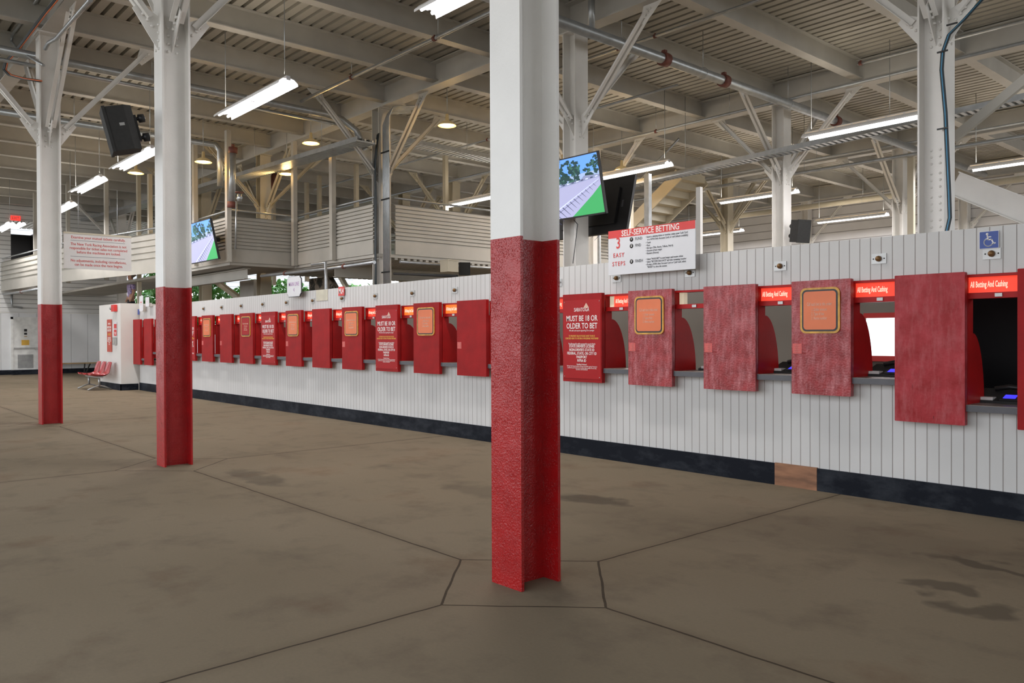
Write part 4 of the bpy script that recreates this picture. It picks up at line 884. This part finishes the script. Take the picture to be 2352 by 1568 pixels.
# tandem seating
e = empty('tandem_seating', (-23.75, 6.02, 0))
MB().box((-.75, -.05, .33), (.75, .02, .37)).build('beam', M['steel'], e)
for sx_ in (-.50, .50):
    b = MB().tube([(sx_, -.02, .34), (sx_, -.02, .12)], .028, 8).tube([(sx_, -.30, .02), (sx_, -.12, .10), (sx_, -.02, .13), (sx_, .10, .10), (sx_, .28, .02)], .020, 8); b.build('leg', M['steel'], e)
def shellseat(x):
    prof = [(-.26, .42, .19), (-.20, .40, .21), (-.05, .375, .225), (.10, .38, .225), (.17, .43, .22), (.205, .52, .215), (.23, .62, .205), (.26, .71, .18), (.275, .75, .12)]
    b = MB(); b.smooth = True; N = 9; vs = []
    for y_, z_, hw_ in prof:
        for j in range(N):
            u = (j/(N-1))*2-1; lip = .05*abs(u)**3
            vs.append((x+hw_*u, y_-lip*(.9 if z_ > .5 else .0), z_+(lip if z_ < .5 else 0)))
    fs = [(i*N+j, i*N+j+1, (i+1)*N+j+1, (i+1)*N+j) for i in range(len(prof)-1) for j in range(N-1)]
    b.add(vs, fs); o = b.build('shell_seat', M['shell'], e); md = o.modifiers.new('s', 'SOLIDIFY'); md.thickness = .018
    md = o.modifiers.new('b', 'SUBSURF'); md.levels = 1; md.render_levels = 1
for x in (-.5, 0, .5): shellseat(x)
tag(e, 'row of three red moulded seats on a steel beam by the white block', 'seating')
# things on the white block
e = empty('age_poster', (-23.73, 6.39, 1.45)); MB().box((-.22, -.006, -.44), (.22, 0, .44)).build('board', mat('bright_red_poster', (.50, .06, .03), .4), e)
def AT(s, z, sz, mt='whiteprint', bold=0, xs=.6): text(s, sz, M[mt], e, (0, -.007, z), bold=bold, xs=xs)
AT('SARATOGA', .32, .07); AT('MUST BE 18 OR\nOLDER TO BET', .18, .085, bold=.02, xs=.62); AT('TO PREVENT DELAYS PLEASE\nHAVE YOUR ID CHECKED', .03, .03, 'yellow', xs=.7); AT("STATE DRIVER'S LICENSE\nNON-DRIVER'S STATE ID\nFEDERAL, STATE, OR CITY ID\nPASSPORT\nNYRA ID", -.15, .045, bold=.01, xs=.6)
tag(e, 'tall narrow red age-limit poster on the white block behind the seats', 'poster')
e = empty('extinguisher_sign', (-23.18, 6.39, 1.62)); MB().box((-.13, -.005, -.19), (.13, 0, .19)).build('board', M['signwhite'], e)
MB().box((-.12, -.007, .02), (.12, -.004, .14)).box((-.12, -.007, -.18), (.12, -.004, -.01)).build('red_pictogram', M['redprint'], e); MB().slab([(-.06, -.009, -.08), (.06, -.009, -.08), (0, -.009, -.16)], (0, .002, 0)).build('arrow', M['whiteprint'], e); tag(e, 'red and white extinguisher sign beside the tall poster', 'sign')
e = empty('switch_box', (-23.18, 6.39, 1.30)); MB().box((-.11, -.05, -.1), (.11, 0, .1)).build('box_body', M['steel'], e); MB().box((-.06, -.054, -.06), (.06, -.05, .06)).build('box_cover', M['deck'], e); tag(e, 'small grey box below the extinguisher sign', 'box')
e = empty('fire_alarm', (-23.15, 6.39, 2.18)); MB().box((-.13, -.08, -.09), (.13, 0, .09)).build('red_case', M['redprint'], e); MB().lathe((-.16, -.06, .0), [(0, -.03), (.05, -.03), (.05, .03), (0, .03)], 'x', 10).build('strobe', M['steel'], e); tag(e, 'red fire alarm box near the top of the white block', 'alarm')
# hanging notices near the far end of the counter
for x, y0, y1, wd, lab, k in ((-22.0, 680, 714, .30, 'white notched hanging notice above the far end of the counter', 0), (-21.0, 684, 702, .28, 'small white notice right of the notched one at the far end', 1)):
    p = at(324 if k == 0 else 338, (y0+y1)/2, Y=6.72); hh_ = .40 if k == 0 else .24
    e = empty('line_notice', tuple(p)); plate(MB(), rrect(0, 0, wd, hh_, .03), 0, .01).build('board', M['signwhite'], e); MB().box((-.02, .01, -hh_/2), (.02, YW-6.72, -hh_*.1)).build('batten', M['white'], e); text('LINE\n5' if k == 0 else '5', .06, M['redprint'], e, (0, -.001, 0)); tag(e, lab, 'sign')
p = at(318, 716, Y=6.81); e = empty('accessibility_sign', tuple(p)); MB().box((-.07, 0, -.07), (.07, .005, .07)).build('board', M['blue'], e); tag(e, 'tiny blue wheelchair sign over the far low windows', 'sign')
# ------------------------------------------------------------------ person behind the white block, on a landing
stx, sty, fz = at(301, 670, Y=8.1).x, 8.1, 1.72
tag(MB().box((stx-1.5, sty-.35, fz-.12), (stx+1.6, sty+1.2, fz)).box((stx-1.4, sty-.2, 0), (stx-1.3, sty-.1, fz-.1)).box((stx+1.3, sty-.2, 0), (stx+1.4, sty-.1, fz-.1)).build('stair_landing', M['deck']), 'grey landing behind the white block under the standing person', 'landing')
e = empty('person', (stx, sty, fz))
def skin(name, verts, edges, radii, mt, parent, sub=2):
    me = bpy.data.meshes.new(name); me.from_pydata(verts, edges, []); o = bpy.data.objects.new(name, me); COL.objects.link(o); o.parent = parent
    sk = o.modifiers.new('skin', 'SKIN'); sk.use_smooth_shade = True; lay = me.skin_vertices[0] if me.skin_vertices else None
    if lay is None:
        bpy.context.view_layer.objects.active = o; lay = me.skin_vertices[0]
    for i, r in enumerate(radii): lay.data[i].radius = r if isinstance(r, tuple) else (r, r)
    lay.data[0].use_root = True
    sb = o.modifiers.new('sub', 'SUBSURF'); sb.levels = sub; sb.render_levels = sub
    me.materials.append(mt); return o
V_ = [(0, 0, .95), (0, 0, 1.15), (0, 0, 1.36), (0, 0, 1.47), (0, -.01, 1.56), (0, -.02, 1.66), (0, -.01, 1.74),
      (.17, 0, 1.40), (.22, .03, 1.14), (.20, -.06, .90), (.19, -.10, .82), (-.17, 0, 1.40), (-.23, .02, 1.14), (-.20, -.07, .90), (-.19, -.11, .82),
      (.10, 0, .88), (.11, -.02, .48), (.11, .03, .09), (.12, -.12, .04), (-.10, 0, .88), (-.10, .05, .48), (-.10, .12, .09), (-.11, -.03, .04)]
E_ = [(0, 1), (1, 2), (2, 3), (3, 4), (4, 5), (5, 6), (2, 7), (7, 8), (8, 9), (9, 10), (2, 11), (11, 12), (12, 13), (13, 14), (0, 15), (15, 16), (16, 17), (17, 18), (0, 19), (19, 20), (20, 21), (21, 22)]
R__ = [(.14, .10), (.13, .09), (.15, .10), .055, (.07, .085), (.078, .095), (.06, .075), .055, .042, .032, .035, .055, .042, .032, .035, .085, .058, .042, .035, .085, .058, .042, .035]
skin('body', V_, E_, R__, M['skin'], e)
skin('shirt', [(0, 0, .90), (0, 0, 1.15), (0, 0, 1.36), (0, 0, 1.44), (.18, 0, 1.40), (.225, .03, 1.20), (-.18, 0, 1.40), (-.235, .02, 1.20)], [(0, 1), (1, 2), (2, 3), (2, 4), (4, 5), (2, 6), (6, 7)], [(.175, .125), (.155, .11), (.168, .115), .075, .07, .06, .07, .06], M['shirt'], e)
skin('shorts', [(0, 0, .97), (0, 0, .90), (.10, 0, .84), (.115, -.01, .62), (-.10, 0, .84), (-.11, .02, .62)], [(0, 1), (1, 2), (2, 3), (1, 4), (4, 5)], [(.16, .12), (.165, .125), .105, .095, .105, .095], M['shorts'], e)
hr = skin('hair', [(0, .02, 1.70), (0, .03, 1.77), (0, .06, 1.64)], [(0, 1), (0, 2)], [(.088, .10), (.07, .08), (.07, .05)], M['hair'], e)
fc = MB(); fc.lathe((-.03, -.108, 1.675), [(0, -.008), (.010, -.004), (.012, .004)], 'y', 8).lathe((.03, -.108, 1.675), [(0, -.008), (.010, -.004), (.012, .004)], 'y', 8); fc.build('eyes', M['blackprint'], e)
fc = MB().tube([(0, -.105, 1.68), (0, -.128, 1.645), (0, -.108, 1.638)], [.006, .012, .006], 6); fc.build('nose', M['skin'], e)
MB().tube([(-.025, -.100, 1.612), (0, -.106, 1.610), (.025, -.100, 1.612)], .005, 6).build('mouth', mat('lips', (.35, .10, .09), .5), e)
tag(e, 'person in a lavender patterned top and black shorts above the white block', 'person')
# ------------------------------------------------------------------ trees outdoors
def tree(x, y, h, r, label, sd):
    rnd = random.Random(sd); e = empty('leafy_tree', (x, y, 0)); MB().tube([(0, 0, 0), (.1, 0, h*.45), (0, .1, h*.8)], [.22, .16, .06], 8).build('trunk', M['bark'], e)
    b = MB()
    for k in range(2600):
        while True:
            q = Vector((rnd.uniform(-1, 1), rnd.uniform(-1, 1), rnd.uniform(-1, 1)))
            if .35 < q.length < 1: break
        c = Vector((q.x*r, q.y*r, h*.62+q.z*h*.42)); a = Vector((rnd.uniform(-1, 1), rnd.uniform(-1, 1), rnd.uniform(-1, 1))).normalized()*.20; d = a.cross(Vector((rnd.uniform(-1, 1), rnd.uniform(-1, 1), rnd.uniform(-1, 1)))).normalized()*.10
        b.add([c-a, c+d, c+a, c-d], [(0, 1, 2, 3)])
    b.build('foliage', M['leaf'], e); tag(e, label, 'tree', 'trees outside the far end')
tree(-47, 16.5, 5.2, 3.0, 'green tree outside seen just right of the second column', 1)
tree(-49, 23.0, 5.0, 3.2, 'green tree outside seen between the cream struts', 2)
tree(-50, 30.5, 5.0, 3.4, 'green tree outside seen right of the main line sign', 4)
print('objects', len(bpy.data.objects))
